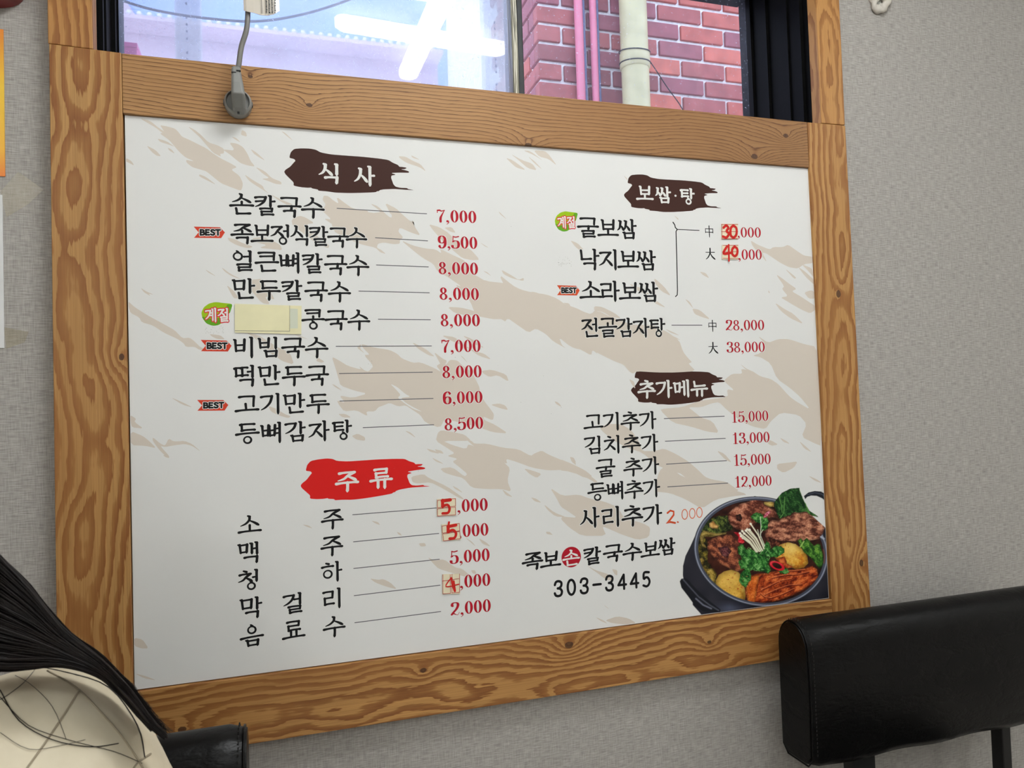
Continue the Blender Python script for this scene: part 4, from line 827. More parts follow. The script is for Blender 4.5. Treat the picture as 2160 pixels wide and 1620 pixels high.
# ---- phone number, uniform strokes
PH = {'3': [[(8, 24), (16, 6), (34, 2), (50, 12), (50, 32), (38, 46), (26, 48)], [(26, 48), (42, 52), (53, 70), (46, 92), (28, 98), (12, 92), (6, 78)]], '0': [[(30 + 24 * math.cos(a), 50 + 48 * math.sin(a)) for a in [2 * math.pi * i / 16 for i in range(17)]]],
      '4': [[(44, 98), (44, 4)], [(44, 4), (5, 70), (58, 70)]], '5': [[(50, 5), (16, 5), (12, 46), (26, 38), (42, 42), (52, 66), (44, 90), (28, 98), (8, 90)]], '-': [[(6, 50), (56, 50)]]}
q = Print(0.0004); a = B(1177.7, 1241.7); b = B(1363.3, 1221.7); h_ = hpx(1270, 1231, 32)
for i, c in enumerate("303-3445"):
    cx = a[0] + (b[0] - a[0]) * i / 7; cz = a[1] + (b[1] - a[1]) * i / 7; wd = (b[0] - a[0]) / 7 * 0.70
    for st in PH[c]:
        if c in '4-': P = []; [P.extend(curve([st[j], st[j + 1]], 2)[:-1]) for j in range(len(st) - 1)]; P.append(st[-1])
        else: P = curve(st, 8)
        P = [(cx + (x - 30) / 60 * wd, cz + (50 - y) / 100 * h_) for x, y in P]; 
        if c == '4':
            for j in range(len(st) - 1):
                Q = [(cx + (x - 30) / 60 * wd, cz + (50 - y) / 100 * h_) for x, y in (st[j], st[j + 1])]; q.poly(chain_outline(Q, [h_ * .165] * 2))
        else: q.poly(chain_outline(P, [h_ * .165] * len(P)))
q.build('phone_number', M_black_ink)
# ---- handwritten "2.000"
q = Print(0.0004)
stroke_px(q, [(1408, 1082), (1414, 1077), (1421, 1079), (1421, 1086), (1413, 1097), (1406, 1104), (1414, 1101), (1424, 1103)], 4.2); stroke_px(q, [(1429, 1101), (1430.5, 1101.5)], 3)
q.build('handwritten_figure', M_orange)
q = Print(0.0004)
for cx, cy in ((1443, 1085), (1459, 1083), (1474, 1081)):
    P = [(cx + 6 * math.cos(t) + 1.2, cy + 10.5 * math.sin(t)) for t in [2 * math.pi * i / 14 - 1.4 for i in range(15)]]; stroke_px(q, P, 2.0)
q.build('handwritten_zeros', M_faded)
# ---- badges
BE = {'B': [[(8, 2), (8, 98)], [(8, 6), (38, 6), (50, 16), (50, 36), (38, 48), (10, 48)], [(38, 48), (56, 58), (56, 84), (42, 94), (8, 94)]], 'E': [[(10, 2), (10, 98)], [(8, 6), (52, 6)], [(10, 50), (46, 50)], [(8, 94), (54, 94)]],
      'S': [[(52, 18), (40, 5), (20, 5), (10, 18), (12, 36), (30, 48), (48, 60), (54, 78), (42, 94), (20, 96), (6, 84)]], 'T': [[(30, 4), (30, 98)], [(2, 6), (58, 6)]]}
for (x0, y0, x1, y1, tilt) in ((408.6, 478, 474.5, 502.3, 0), (423.5, 717, 488.5, 741.5, 0), (415.8, 843, 481.7, 866.5, -1.2), (1174.7, 601.6, 1222.7, 623.3, 0)):
    W_ = x1 - x0; H_ = y1 - y0
    pt = lambda u, v: B(x0 + W_ * u, y0 + H_ * v + tilt * (u - .5))
    q = Print(0.0003); q.poly([pt(0, 0), pt(.84, .06), pt(1, .5), pt(.88, 1), pt(.01, .97), pt(.16, .5)]); bd = q.build('best_badge', M_orange if x0 > 1000 else ink('badge_vermilion', (205, 66, 44)))
    for lay, gw, mt in ((0, .11, M_white), (1, 0, M_black_ink)):
        q = Print(0.00042 + lay * 0.00012)
        for i, c in enumerate("BEST"):
            for st in BE[c]:
                w_ = H_ * (.15 + gw)
                for j in range(len(st) - 1):
                    P = [(x0 + W_ * (.20 + .168 * i + .145 * x / 60), y0 + H_ * (.26 + .48 * y / 100) + tilt * (i / 4 - .4)) for x, y in (st[j], st[j + 1])]
                    stroke_px(q, P, w_)
        q.build('best_lettering' if lay else 'outline_print', mt, bd)
for (x0, y0, x1, y1) in ((424.5, 637, 491, 687.5), (1170, 445.6, 1219.3, 488.7)):
    W_ = x1 - x0; H_ = y1 - y0; pt = lambda u, v: B(x0 + W_ * u, y0 + H_ * v)
    leaf = [(1, .08), (.7, .04), (.45, .0), (.25, .06), (.08, .22), (0, .45), (.04, .68), (.16, .9), (.36, 1), (.55, .97), (.74, .8), (.88, .5)]
    q = Print(0.0003); q.poly(soft([pt(*u) for u in leaf], 2)); bd = q.build('season_badge', M_green)
    q = Print(0.00034); q.poly(soft([pt(*u) for u in [(.02, .6), (.3, .72), (.8, .62), (.55, .97), (.36, 1), (.16, .9), (.04, .68)]], 2)); q.poly(soft([pt(*u) for u in [(1, .08), (.8, .1), (.84, .4), (.9, .5)]], 1)); q.build('leaf_shade', M_green2, bd)
    it = []
    for ch, u in (('계', .32), ('절', .71)):
        c_ = pt(u, .53); it.append((ch, c_[0], c_[1], pt(.5, 0)[0] - pt(.12, 0)[0], (pt(0, .25)[1] - pt(0, .82)[1])))
    q = Print(0.00038); put_glyphs(q, it, 1.15, 8.0); q.build('badge_outline', M_badge, bd)
    q = Print(0.00052); put_glyphs(q, it, 1.0, 1.0); q.build('badge_lettering', M_white, bd)
# ---- specks of old glue
q = Print(0.0003); rnd = random.Random(5)
for (cx_, cy_, rx, ry, n) in ((452, 695, 20, 8, 46), (1190, 552, 16, 10, 40), (680, 560, 6, 16, 14), (780, 768, 6, 8, 10), (590, 790, 4, 16, 8), (900, 760, 300, 300, 40)):
    for i in range(n):
        x = cx_ + rnd.uniform(-rx, rx); y = cy_ + rnd.uniform(-ry, ry); s_ = rnd.uniform(.3, .8)
        q.poly([B(x - s_, y), B(x, y + s_ * .7), B(x + s_ * 1.6, y), B(x, y - s_ * .6)])
q.build('dirt_specks', ink('grey_brown_dirt', (150, 146, 138)))['kind'] = 'stuff'

# ------------------------------------------------------------------ stickers and tape on the sheet
M_tape = plain('pale_yellow_paper_tape', (232, 226, 184), 0.6, var=0.04, scale=30); M_stk = plain('cream_sticker', (230, 220, 190), 0.5, var=0.05)
def patch(pts, name, mat, label, cat, group=None, th=0.0004, base=0.0011):
    r = empty(name, (B(*pts[0])[0], -base, B(*pts[0])[1])); tag(r, label, cat, group)
    P = [B(*p) for p in pts]; v = [(x, -base - th, z) for x, z in P] + [(x, -base + 0.0004, z) for x, z in P]; n = len(P)
    f = [tuple(range(n)), tuple(range(n, 2 * n))[::-1]] + [(i, n + i, n + (i + 1) % n, (i + 1) % n) for i in range(n)]
    o = mesh_obj('paper', v, f, mat, r); o.location = -Vector(r.location); return r
def sub(prn, name, mat, r): o = prn.build(name, mat, r); o.location = -Vector(r.location); return o
r = patch([(495.3, 641), (636, 645.4), (635.5, 705.4), (495.3, 701.5)], 'tape_patch', M_tape, 'blank pale yellow tape covering the start of a line in the left column', 'tape')
q = Print(0.0017); stroke_px(q, [(496, 697.8), (610, 699)], 0.8); stroke_px(q, [(611, 645), (611, 699)], 0.6); sub(q, 'edge_line', M_grey, r)
q = Print(0.00165); q.poly([B(612, 651), B(628, 652), B(628, 693), B(612, 693)]); sub(q, 'show_through', ink('bluish_show_through', (212, 216, 196)), r)
fives = [[(0.62, .08), (.30, .06)], [(.30, .04), (.32, .42), (.55, .40), (.66, .6), (.58, .85), (.30, .86)]]
def sticker(x0, y0, x1, y1, tl, label, digits, boxes, skew=0):
    W_ = x1 - x0; H_ = y1 - y0; pt = lambda u, v: (x0 + W_ * u + skew * v, y0 + H_ * v - tl * u)
    r = patch([pt(0, 0), pt(1, 0), pt(1, 1), pt(0, 1)], 'price_sticker', M_stk, label, 'sticker')
    q = Print(0.0017)
    for bx in boxes:
        for j in range(len(bx) - 1): stroke_px(q, [pt(*bx[j]), pt(*bx[j + 1])], 1.0)
    sub(q, 'ruled_lines', M_price, r)
    q = Print(0.0019)
    for st, w_ in digits:
        P = curve(st, 8) if len(st) > 2 else st; stroke_px(q, [pt(*p) for p in P], w_)
    sub(q, 'handwritten_figure', M_marker, r)
sticker(921, 1052.5, 961.5, 1089, 2, 'cream sticker with a red handwritten 5, topmost on the drinks prices', [([(.70, .08), (.28, .12)], 7), ([(.30, .08), (.30, .45)], 6.5), ([(.30, .42), (.55, .36), (.66, .58), (.58, .82), (.30, .84)], 5.5)], [[(.03, .08), (.97, .02), (.97, .46), (.03, .5), (.03, .08)], [(.03, .56), (.97, .52), (.97, .96), (.04, .98), (.03, .56)]])
sticker(930.5, 1106, 969.5, 1141, 3, 'cream sticker with a red handwritten 5, second on the drinks prices', [([(.42, -.1), (.36, .16)], 4.5), ([(.78, .1), (.34, .16)], 6.5), ([(.36, .14), (.34, .48)], 6.5), ([(.34, .48), (.60, .38), (.76, .60), (.66, .86), (.40, .88)], 5.5)], [[(.03, .1), (.97, .02), (.97, .46), (.03, .52), (.03, .1)], [(.04, .58), (.97, .5), (.98, .93), (.07, 1), (.04, .58)]], 2)
sticker(932.5, 1211, 970, 1253, 1, 'cream sticker with a thin red handwritten 4, lowest on the drinks prices', [([(.5, .18), (.20, .62), (.92, .52)], 2.6), ([(.52, .2), (.56, .5), (.70, .86)], 4.0), ([(.64, .36), (.72, .86)], 4.0)], [[(.03, .02), (.03, .98), (.46, .96), (.44, .02)], [(.54, .0), (.54, .95), (.97, .92), (.97, .0)], [(.0, .34), (.94, .24)]])
sticker(1520.8, 472.5, 1555.5, 504.5, 0, 'small sticker with a red handwritten 30, upper of two in the right column', [([(.12, .26), (.28, .12), (.42, .28), (.30, .48), (.44, .66), (.30, .9), (.08, .84)], 5.4), ([(.72, .12), (.56, .30), (.56, .75), (.74, .9), (.9, .7), (.9, .3), (.72, .12)], 5.4)], [[(.0, .04), (1, .04)], [(.0, .52), (1, .52)], [(.02, 0.04), (.04, 1), (.98, .98)]])
sticker(1522, 517, 1556.5, 547.5, 0, 'small sticker with a red handwritten 40, lower of two in the right column', [([(.30, .10), (.08, .60), (.56, .54)], 5.4), ([(.40, .0), (.42, 1.1)], 4.2), ([(.76, .12), (.62, .30), (.62, .62), (.78, .78), (.92, .60), (.92, .28), (.76, .12)], 5.4)], [[(.05, .04), (.98, .02)], [(.0, .5), (1, .46)], [(.04, .92), (1, .94)]])

# ------------------------------------------------------------------ the printed food picture (flat print, colour per point)
def vnoise(x, y, sc_, seed=0):
    r = np.random.RandomState(seed); g = r.rand(128, 128)
    u = x / sc_ + 1000.3; v = y / sc_ + 1000.7; i = np.floor(u).astype(int); j = np.floor(v).astype(int); a = u - i; b = v - j
    a = a * a * (3 - 2 * a); b = b * b * (3 - 2 * b); i %= 128; j %= 128; i1 = (i + 1) % 128; j1 = (j + 1) % 128
    return g[i, j] * (1 - a) * (1 - b) + g[i1, j] * a * (1 - b) + g[i, j1] * (1 - a) * b + g[i1, j1] * a * b
def fbm(x, y, sc_, seed=0, o=3): return sum(vnoise(x, y, sc_ / 2 ** k_, seed + k_) / 2 ** k_ for k_ in range(o)) / sum(1 / 2 ** k_ for k_ in range(o))
def inpoly(x, y, P):
    r = np.zeros(x.shape, bool); n = len(P)
    for i in range(n):
        x0, y0 = P[i]; x1, y1 = P[(i + 1) % n]
        if y0 == y1: continue
        r ^= ((y0 > y) != (y1 > y)) & (x < (x1 - x0) * (y - y0) / (y1 - y0) + x0)
    return r
def edist(x, y, P, closed=True):
    d = np.full(x.shape, 1e9)
    for i in range(len(P) if closed else len(P) - 1):
        ax, ay = P[i]; bx, by = P[(i + 1) % len(P)]; dx, dy = bx - ax, by - ay; L2 = dx * dx + dy * dy + 1e-9
        t = np.clip(((x - ax) * dx + (y - ay) * dy) / L2, 0, 1); d = np.minimum(d, np.hypot(x - ax - t * dx, y - ay - t * dy))
    return d
NXG, NYG = 380, 330
gx0, gx1 = B(1430, 1250)[0], SW - 0.0026; gz0, gz1 = 0.0010, B(1660, 1022)[1]
GXm, GZm = np.meshgrid(np.linspace(gx0, gx1, NXG), np.linspace(gz0, gz1, NYG))
rel = np.stack([GXm - CAM[0], np.full_like(GXm, -CAM[1]), GZm - CAM[2]], -1) @ ROT
PX = 1080 + F_PX * rel[..., 0] / rel[..., 1]; PY = 810 - F_PX * rel[..., 2] / rel[..., 1]
X = (PX - 1420) * 5.225; Y = (PY - 1010) * 5.225          # working units of the picture
def rgb(c): return np.array(c, float)
col = np.zeros(X.shape + (3,)) + rgb((226, 226, 222)); alpha = np.zeros(X.shape)
def P_(s_): return [tuple(map(float, q_.split(','))) for q_ in s_.split()]
def lay(mask, c, sh=None):
    """mask 0..1; c colour or array"""
    global col
    m_ = np.clip(mask, 0, 1)[..., None]; c = np.zeros_like(col) + c; col = col * (1 - m_) + c * m_
def soft_poly(P, wob=6, ws=26, seed=1, e=5):
    xx = X + (fbm(X, Y, ws, seed) - .5) * wob * 2; yy = Y + (fbm(X, Y, ws, seed + 9) - .5) * wob * 2
    ins = inpoly(xx, yy, P); d = edist(xx, yy, P); return np.clip(.5 + np.where(ins, d, -d) / e, 0, 1), np.where(ins, d, 0)
def strokec(P, w_, c, e=4): 
    d = edist(X, Y, P, False); lay(np.clip(.5 + (w_ / 2 - d) / e, 0, 1), c)
body = P_("420,380 320,480 235,640 190,740 135,850 108,960 106,1060 112,1100 150,1110 200,1160 215,1390 310,1497 520,1470 900,1470 1300,1400 1760,1340 1760,700 1700,560 1500,380 900,190")
m_, d_ = soft_poly(body, 0, e=6); alpha = np.maximum(alpha, m_)
lay(m_, rgb((34, 34, 42)) + (vnoise(X, Y, 160, 3)[..., None] - .4) * 26)
lay(np.clip(1 - np.abs(X - 620) / 260, 0, 1) * np.clip((Y - 1330) / 90, 0, 1) * m_ * .7, (92, 98, 122))
# handles
hl_ = P_("72,1130 90,1100 140,1096 170,1120 240,1200 330,1290 430,1370 520,1440 515,1475 430,1470 330,1460 240,1400 160,1290 90,1200")
m_, d_ = soft_poly(hl_, 0, e=6); alpha = np.maximum(alpha, m_); lay(m_, (26, 27, 33)); strokec(P_("110,1110 180,1190 280,1300 400,1390 500,1450"), 14, (84, 86, 98), 12); strokec(P_("250,1320 330,1390 420,1430"), 16, (120, 124, 140), 14)
hr = P_("1440,190 1490,150 1560,134 1630,140 1690,175 1760,210 1760,270 1700,262 1640,215 1580,188 1520,185 1475,200 1455,225")
m_, d_ = soft_poly(hr, 0, e=6); alpha = np.maximum(alpha, m_); lay(m_, (30, 32, 40)); strokec(P_("1480,175 1560,152 1640,170 1690,215"), 10, (74, 80, 96), 10)
# rim
R_ = np.sqrt(((X - 968) / 742) ** 2 + ((Y - 802) / 606) ** 2 - 0.00000035 * (X - 968) * (Y - 802))
def ring(r0, r1, c, e=.008): 
    global alpha
    m_ = np.clip((R_ - r0) / e + .5, 0, 1) * np.clip((r1 - R_) / e + .5, 0, 1); lay(m_, c); return m_
alpha = np.maximum(alpha, np.clip((1.0 - R_) / .008 + .5, 0, 1))
ring(.0, 1.0, (50, 52, 62)); ring(.962, .985, (136, 142, 160)); ring(.930, .962, (70, 74, 88)); ring(.90, .93, (36, 32, 36))
ring(0, .925, rgb((52, 24, 18)) + (fbm(X, Y, 60, 8)[..., None] - .5) * rgb((60, 30, 20)))
sel = np.clip((.93 - R_) / .01 + .5, 0, 1)
def food(s_, base, hi, lo, sc_=26, seed=1, ang=None, wob=8, dark=24, amp=1.0, spots=None, high=None, clip=True):
    P = P_(s_); m_, d_ = soft_poly(P, wob, 30, seed)
    if clip: m_ = m_ * sel
    u, v = X, Y
    if ang is not None:
        a = math.radians(ang); u = (X * math.cos(a) + Y * math.sin(a)) / 2.0; v = -X * math.sin(a) + Y * math.cos(a)
    t = fbm(u, v, sc_, seed, 4); rg = 1 - np.abs(fbm(X * .8 + Y * .3, Y, sc_ * .7, seed + 70, 3) - .5) * 5; t = np.clip((t - .5) * 1.9 * amp + .5 - .34 * np.clip(rg, 0, 1) * amp + .12 + (vnoise(X, Y, 7, seed + 80) - .5) * .35 * amp, 0, 1)[..., None]
    c = np.where(t > .5, rgb(base) + (rgb(hi) - rgb(base)) * (t - .5) * 2, rgb(lo) + (rgb(base) - rgb(lo)) * t * 2)
    c = c * (.62 + .38 * np.clip(d_ / dark, 0, 1))[..., None]
    if high: 
        hx, hy, hr_, hc, ha = high; g = np.exp(-((X - hx) ** 2 + (Y - hy) ** 2) / hr_ ** 2)[..., None] * ha; c = c * (1 - g) + rgb(hc) * g
    if spots:
        sp = vnoise(X, Y, 17, seed + 40) > .90; c = np.where(sp[..., None], rgb(spots) * .6 + c * .4, c)
    lay(m_, c); return m_
food("270,560 380,470 480,410 600,400 660,470 650,560 560,600 420,640 330,600", (52, 66, 30), (118, 128, 52), (18, 24, 14), 22, 3, 60)
food("265,620 330,600 380,700 380,900 420,980 480,1050 490,1150 420,1200 340,1140 290,1000 262,860", (60, 56, 24), (140, 122, 44), (22, 20, 12), 24, 5, 70)
food("300,600 340,565 470,600 590,590 580,610 430,640 340,640 330,700 370,760 330,755 295,690", (150, 128, 62), (196, 168, 92), (92, 76, 32), 30, 6, 20, 3)
food("285,880 320,868 345,900 330,960 380,990 440,985 478,1040 470,1130 420,1170 385,1120 395,1060 340,1030 290,960", (146, 122, 48), (190, 160, 80), (84, 66, 24), 26, 7, 60, 3)
food("395,490 440,460 470,500 505,515 490,550 430,548 400,530", (214, 168, 98), (236, 198, 130), (176, 122, 60), 30, 8, None, 2, 18)
food("1000,255 1110,250 1110,310 1060,310 1000,280", (206, 176, 92), (230, 204, 122), (160, 120, 50), 30, 9, None, 2)
food("600,390 660,320 760,270 840,250 870,215 905,195 960,230 1010,290 1080,320 1140,370 1145,430 1080,430 1000,440 930,480 870,530 800,580 720,560 640,520 610,450", (146, 84, 62), (204, 140, 112), (78, 34, 26), 30, 10, 25)
food("690,400 740,385 760,430 740,470 700,460", (52, 26, 22), (92, 50, 40), (26, 12, 12), 18, 11, None, 4)
food("1120,250 1200,150 1290,110 1390,100 1410,170 1450,260 1500,350 1560,380 1600,420 1500,420 1380,390 1290,400 1220,430 1170,440 1140,380 1110,300", (30, 68, 30), (70, 118, 56), (14, 36, 18), 20, 12, 60, 6, 10, clip=False)
m__, _ = soft_poly(P_("1120,250 1200,150 1290,110 1390,100 1410,170 1450,260 1500,350 1600,420 1380,390 1290,400 1170,440"), 5, 30, 12); alpha = np.maximum(alpha, m__)
for P in ("1230,200 1225,300 1215,380 1180,430", "1390,110 1440,230 1500,380", "1160,180 1190,280 1200,370"): strokec(P_(P), 9, (96, 148, 70), 8)
for k_ in range(9): strokec([(1235, 190 + k_ * 24), (1330, 170 + k_ * 22), (1420, 200 + k_ * 20)], 3, (20, 50, 22), 8)
food("1030,500 1090,450 1160,460 1220,420 1290,400 1320,370 1400,370 1470,360 1530,410 1610,420 1650,385 1680,430 1685,520 1650,600 1610,660 1520,680 1400,690 1300,700 1200,720 1120,760 1070,760 1030,680 1010,620", (150, 92, 70), (212, 152, 120), (74, 34, 26), 34, 13, 8, clip=False)
food("1050,640 1200,690 1330,690 1380,700 1280,720 1180,760 1090,790", (60, 26, 20), (120, 64, 44), (34, 12, 10), 26, 14)
food("380,680 450,650 540,620 620,610 700,640 730,720 720,820 740,920 780,1010 700,1020 600,980 540,950 480,900 420,840 375,770", (142, 78, 52), (196, 122, 84), (72, 32, 26), 32, 15, 40)
food("490,760 600,740 640,800 600,870 540,850", (96, 48, 52), (150, 92, 88), (50, 22, 26), 26, 16, 40)
food("1120,790 1180,720 1270,700 1350,720 1430,780 1480,860 1490,930 1440,980 1350,995 1260,960 1180,910 1120,870", (216, 152, 44), (236, 190, 92), (182, 96, 22), 46, 17, None, 3, 50, .8, (170, 52, 18), (1290, 770, 110, (240, 210, 120), .8))
food("1130,880 1230,850 1250,930 1330,975 1250,990 1180,960", (198, 88, 40), (222, 120, 60), (150, 50, 24), 30, 18)
food("470,1120 500,1060 560,1020 640,1000 720,1030 770,1090 790,1180 800,1280 790,1350 700,1355 600,1320 520,1260 465,1190", (206, 158, 58), (232, 188, 92), (164, 110, 34), 60, 19, None, 3, 60, .7, (168, 56, 24), (620, 1120, 130, (230, 190, 96), .7))
food("790,1200 860,1060 940,1040 1050,1040 1150,1010 1300,1000 1420,990 1540,960 1590,1000 1600,1080 1540,1160 1420,1230 1300,1290 1150,1340 1000,1370 850,1370 800,1300", (172, 68, 28), (222, 118, 58), (92, 24, 12), 34, 20, -18, 8)
food("800,1180 870,1070 950,1060 930,1200 900,1360 820,1360", (200, 96, 32), (226, 130, 56), (150, 56, 20), 40, 21, 80, 4)
for P in ("980,1230 1080,1180 1180,1130 1300,1110", "1000,1290 1130,1230 1280,1180 1420,1170", "1050,1330 1200,1280 1330,1220", "1090,1100 1220,1070 1380,1060 1500,1030", "960,1270 1010,1310 1080,1320", "1120,1060 1250,1030 1450,1010"):
    strokec(P_(P), 7, (84, 20, 12), 9); strokec([(a, b - 13) for a, b in P_(P)], 6, (226, 128, 78), 10)
food("1370,680 1410,655 1430,690 1470,650 1500,680 1550,740 1590,715 1620,720 1650,830 1660,930 1620,995 1580,960 1530,880 1440,810 1400,740", (52, 104, 34), (116, 164, 62), (24, 58, 20), 30, 22, 60, 2, 16)
for P in ("1400,740 1480,830 1560,920 1610,985", "1470,660 1540,780 1600,900", "1380,690 1420,730"): strokec(P_(P), 6, (28, 66, 22), 6)
strokec(P_("1440,690 1400,750"), 16, (150, 184, 96), 8)
strokec(P_("1630,640 1660,660"), 22, (170, 176, 190), 12); strokec(P_("1655,780 1670,860 1660,930"), 10, (120, 70, 60), 12)
# parsley, enoki, chilli
for i_, s_ in enumerate(("850,410 900,370 960,375 1000,420 1040,440 1050,500 1040,550 1000,580 960,560 960,500 900,470",
           "1020,680 1060,700 1070,780 1150,730 1220,760 1220,810 1150,860 1080,870 1000,850 940,830 1000,760",
           "710,740 760,720 800,780 850,760 940,820 1000,850 1060,880 1040,930 1080,1000 1050,1050 1000,1030 900,1010 860,1000 800,990 740,990 720,920 760,880 720,820",
           "780,1000 840,960 860,1060 850,1120 800,1200 760,1180 725,1120 740,1050", "1150,1000 1240,980 1280,1020 1240,1050 1170,1040")):
    food(s_, (52, 118, 46), (118, 172, 96), (18, 58, 24), 20, 30 + i_, 50 if i_ else None, 14, 10)
rs = np.random.RandomState(4)
for i_ in range(44):
    x = rs.uniform(730, 1100); y = rs.uniform(760, 1030); a = rs.uniform(0, 6.28); l_ = rs.uniform(16, 40)
    strokec([(x, y), (x + l_ * math.cos(a), y + l_ * math.sin(a))], rs.uniform(4, 9), [(98, 158, 78), (36, 92, 36), (150, 196, 130), (24, 64, 26)][i_ % 4], 6)
for P in ("960,420 968,520 960,620 1010,740", "930,560 950,640 1005,745", "990,560 965,600 960,650"): strokec(P_(P), 8, (214, 222, 196), 5)
food("665,585 740,590 770,640 790,700 760,715 710,700 720,650", (190, 24, 36), (226, 70, 76), (130, 12, 22), 30, 50, None, 2, 10)
food("990,420 1020,370 1060,350 1075,370 1040,410 1000,435", (206, 110, 130), (230, 170, 180), (170, 40, 60), 20, 51, None, 2, 8)
for (a_, b_) in (((735, 600), (930, 800)), ((760, 575), (950, 800)), ((765, 650), (915, 805)), ((800, 570), (965, 795)), ((815, 555), (985, 790)), ((852, 495), (1000, 770)), ((745, 630), (925, 805)), ((780, 600), (940, 790)), ((840, 560), (975, 780))):
    mid = ((a_[0] + b_[0]) / 2 + 12, (a_[1] + b_[1]) / 2 - 12); strokec([a_, mid, b_], 16, (196, 190, 160), 6); strokec([(a_[0] - 2, a_[1] - 2), (mid[0] - 2, mid[1] - 2), b_], 9, (238, 234, 212), 5); strokec([a_, (a_[0] + 3, a_[1] + 3)], 25, (244, 240, 222), 6)
E2 = np.sqrt((((X - 1145) * math.cos(.42) + (Y - 958) * math.sin(.42)) / 92) ** 2 + ((-(X - 1145) * math.sin(.42) + (Y - 958) * math.cos(.42)) / 46) ** 2)
lay(np.clip((1 - E2) / .08, 0, 1) * np.clip((E2 - .56) / .08, 0, 1), (204, 26, 42)); lay(np.clip((.86 - np.abs(E2 - .8) * 9), 0, 1) * (Y < 950), (236, 96, 100))
for i_ in range(60):
    x = rs.uniform(480, 1500); y = rs.uniform(1040, 1330)
    if (x - 968) ** 2 / 600 ** 2 + (y - 802) ** 2 / 520 ** 2 < 1: strokec([(x, y), (x + 3, y + 2)], rs.uniform(4, 8), (160, 40, 16) if x < 800 else (232, 140, 90), 5)
keep = alpha > 0.04
def sl(c): c = np.clip(c, 0, 255) / 255; return np.where(c <= .04045, c / 12.92, ((c + .055) / 1.055) ** 2.4)
a_ = np.clip(alpha, 0, 1)[..., None]; colf = sl(col * a_ + rgb((222, 222, 218)) * (1 - a_))
idx = np.arange(NXG * NYG).reshape(NYG, NXG)
kk = keep[:-1, :-1] | keep[1:, :-1] | keep[:-1, 1:] | keep[1:, 1:]
quads = np.stack([idx[:-1, :-1], idx[:-1, 1:], idx[1:, 1:], idx[1:, :-1]], -1)[kk]
used = np.unique(quads); remap = np.full(NXG * NYG, -1); remap[used] = np.arange(len(used))
vv = np.stack([GXm.ravel(), np.full(NXG * NYG, -0.00010), GZm.ravel()], -1)[used]
me = bpy.data.meshes.new('food_picture'); me.from_pydata(vv.tolist(), [], remap[quads].tolist()); me.update()
ca = me.color_attributes.new('Ink', 'FLOAT_COLOR', 'POINT'); ca.data.foreach_set('color', np.concatenate([colf.reshape(-1, 3)[used], np.ones((len(used), 1))], 1).astype(np.float32).ravel())
k = NT('printed_food_picture'); at_ = k.n('ShaderNodeVertexColor'); at_.layer_name = 'Ink'; me.materials.append(k.set(0.5, spec=0.14, col=at_.outputs[0]))
o = bpy.data.objects.new('food_picture', me); C.objects.link(o); o.parent = sign; o['label'] = 'printed picture of a black pan of braised meat, potatoes and greens'

# ------------------------------------------------------------------ plug, cord, tag
M_grey_pl = plain('grey_plug_plastic', (128, 128, 125), 0.45, var=0.05); M_slot = plain('dark_slot', (24, 24, 26), 0.6); M_plugd = plain('dark_grey_plug_rim', (84, 84, 84), 0.5)
pc = at(502, 216, y=-0.02)
plug = empty('power_plug', (pc.x, -0.005, pc.z)); tag(plug, 'round grey power plug in the top board of the wooden frame', 'plug')
def lathe(m, cx_, cz_, prof, n=36):
    v = []; f = []
    for (r_, y) in prof:
        for i in range(n): a = 2 * math.pi * i / n; v.append((cx_ + r_ * math.cos(a), y, cz_ + r_ * math.sin(a)))
    for j in range(len(prof) - 1):
        for i in range(n): f.append((j * n + i, j * n + (i + 1) % n, (j + 1) * n + (i + 1) % n, (j + 1) * n + i))
    f += [tuple(range(n)), tuple((len(prof) - 1) * n + i for i in range(n))[::-1]]; m.add(v, f)
m = MB(); lathe(m, pc.x, pc.z, [(0.0185, -0.0052), (0.0190, -0.012), (0.0190, -0.021), (0.0170, -0.025), (0.0162, -0.0255), (0.0150, -0.0215), (0.004, -0.0205)]); loc_build(m, 'plug_disc', M_grey_pl, plug, smooth=False)
m = MB()
def hull_sections(m, secs):
    """secs: (centre x, y front, y back, z, half width)"""
    v = []
    for (cx_, yf, yb, z, hw, ch) in secs: v += [(cx_ - hw, yb, z), (cx_ - hw, yf + ch, z), (cx_ - hw + ch, yf, z), (cx_ + hw - ch, yf, z), (cx_ + hw, yf + ch, z), (cx_ + hw, yb, z)]
    n = 6; f = [(j * n + i, j * n + (i + 1) % n, (j + 1) * n + (i + 1) % n, (j + 1) * n + i) for j in range(len(secs) - 1) for i in range(n)]
    f += [tuple(range(n)), tuple((len(secs) - 1) * n + i for i in range(n))[::-1]]; m.add(v, f)
x, z = pc.x, pc.z
hull_sections(m, [(x + .002, -.024, -.0205, z - .0165, .008, .002), (x + .002, -.034, -.020, z - .013, .0090, .003), (x + .0015, -.0490, -.020, z + .002, .0092, .003), (x + .0005, -.0475, -.020, z + .018, .0080, .003), (x - .0005, -.043, -.022, z + .030, .0070, .003), (x - .001, -.040, -.025, z + .041, .0062, .002), (x - .001, -.038, -.028, z + .045, .0050, .002)])
o = loc_build(m, 'plug_grip', M_grey_pl, plug, bevel=0.0012)
for dx, dz in ((-.003, .034), (.0035, .037)):
    q = MB(); q.box((x - .001 + dx - .0030, -.0428, z + dz - .0006), (x - .001 + dx + .0030, -.0395, z + dz + .0006)); q.build('slot', M_slot, o)
for sx_ in (-1, 1):
    q = MB(); q.box((x + sx_ * .0189 - .0012, -.019, z - .003), (x + sx_ * .0189 + .0012, -.010, z + .003)); loc_build(q, 'side_clip', M_plugd, plug, bevel=.0006)
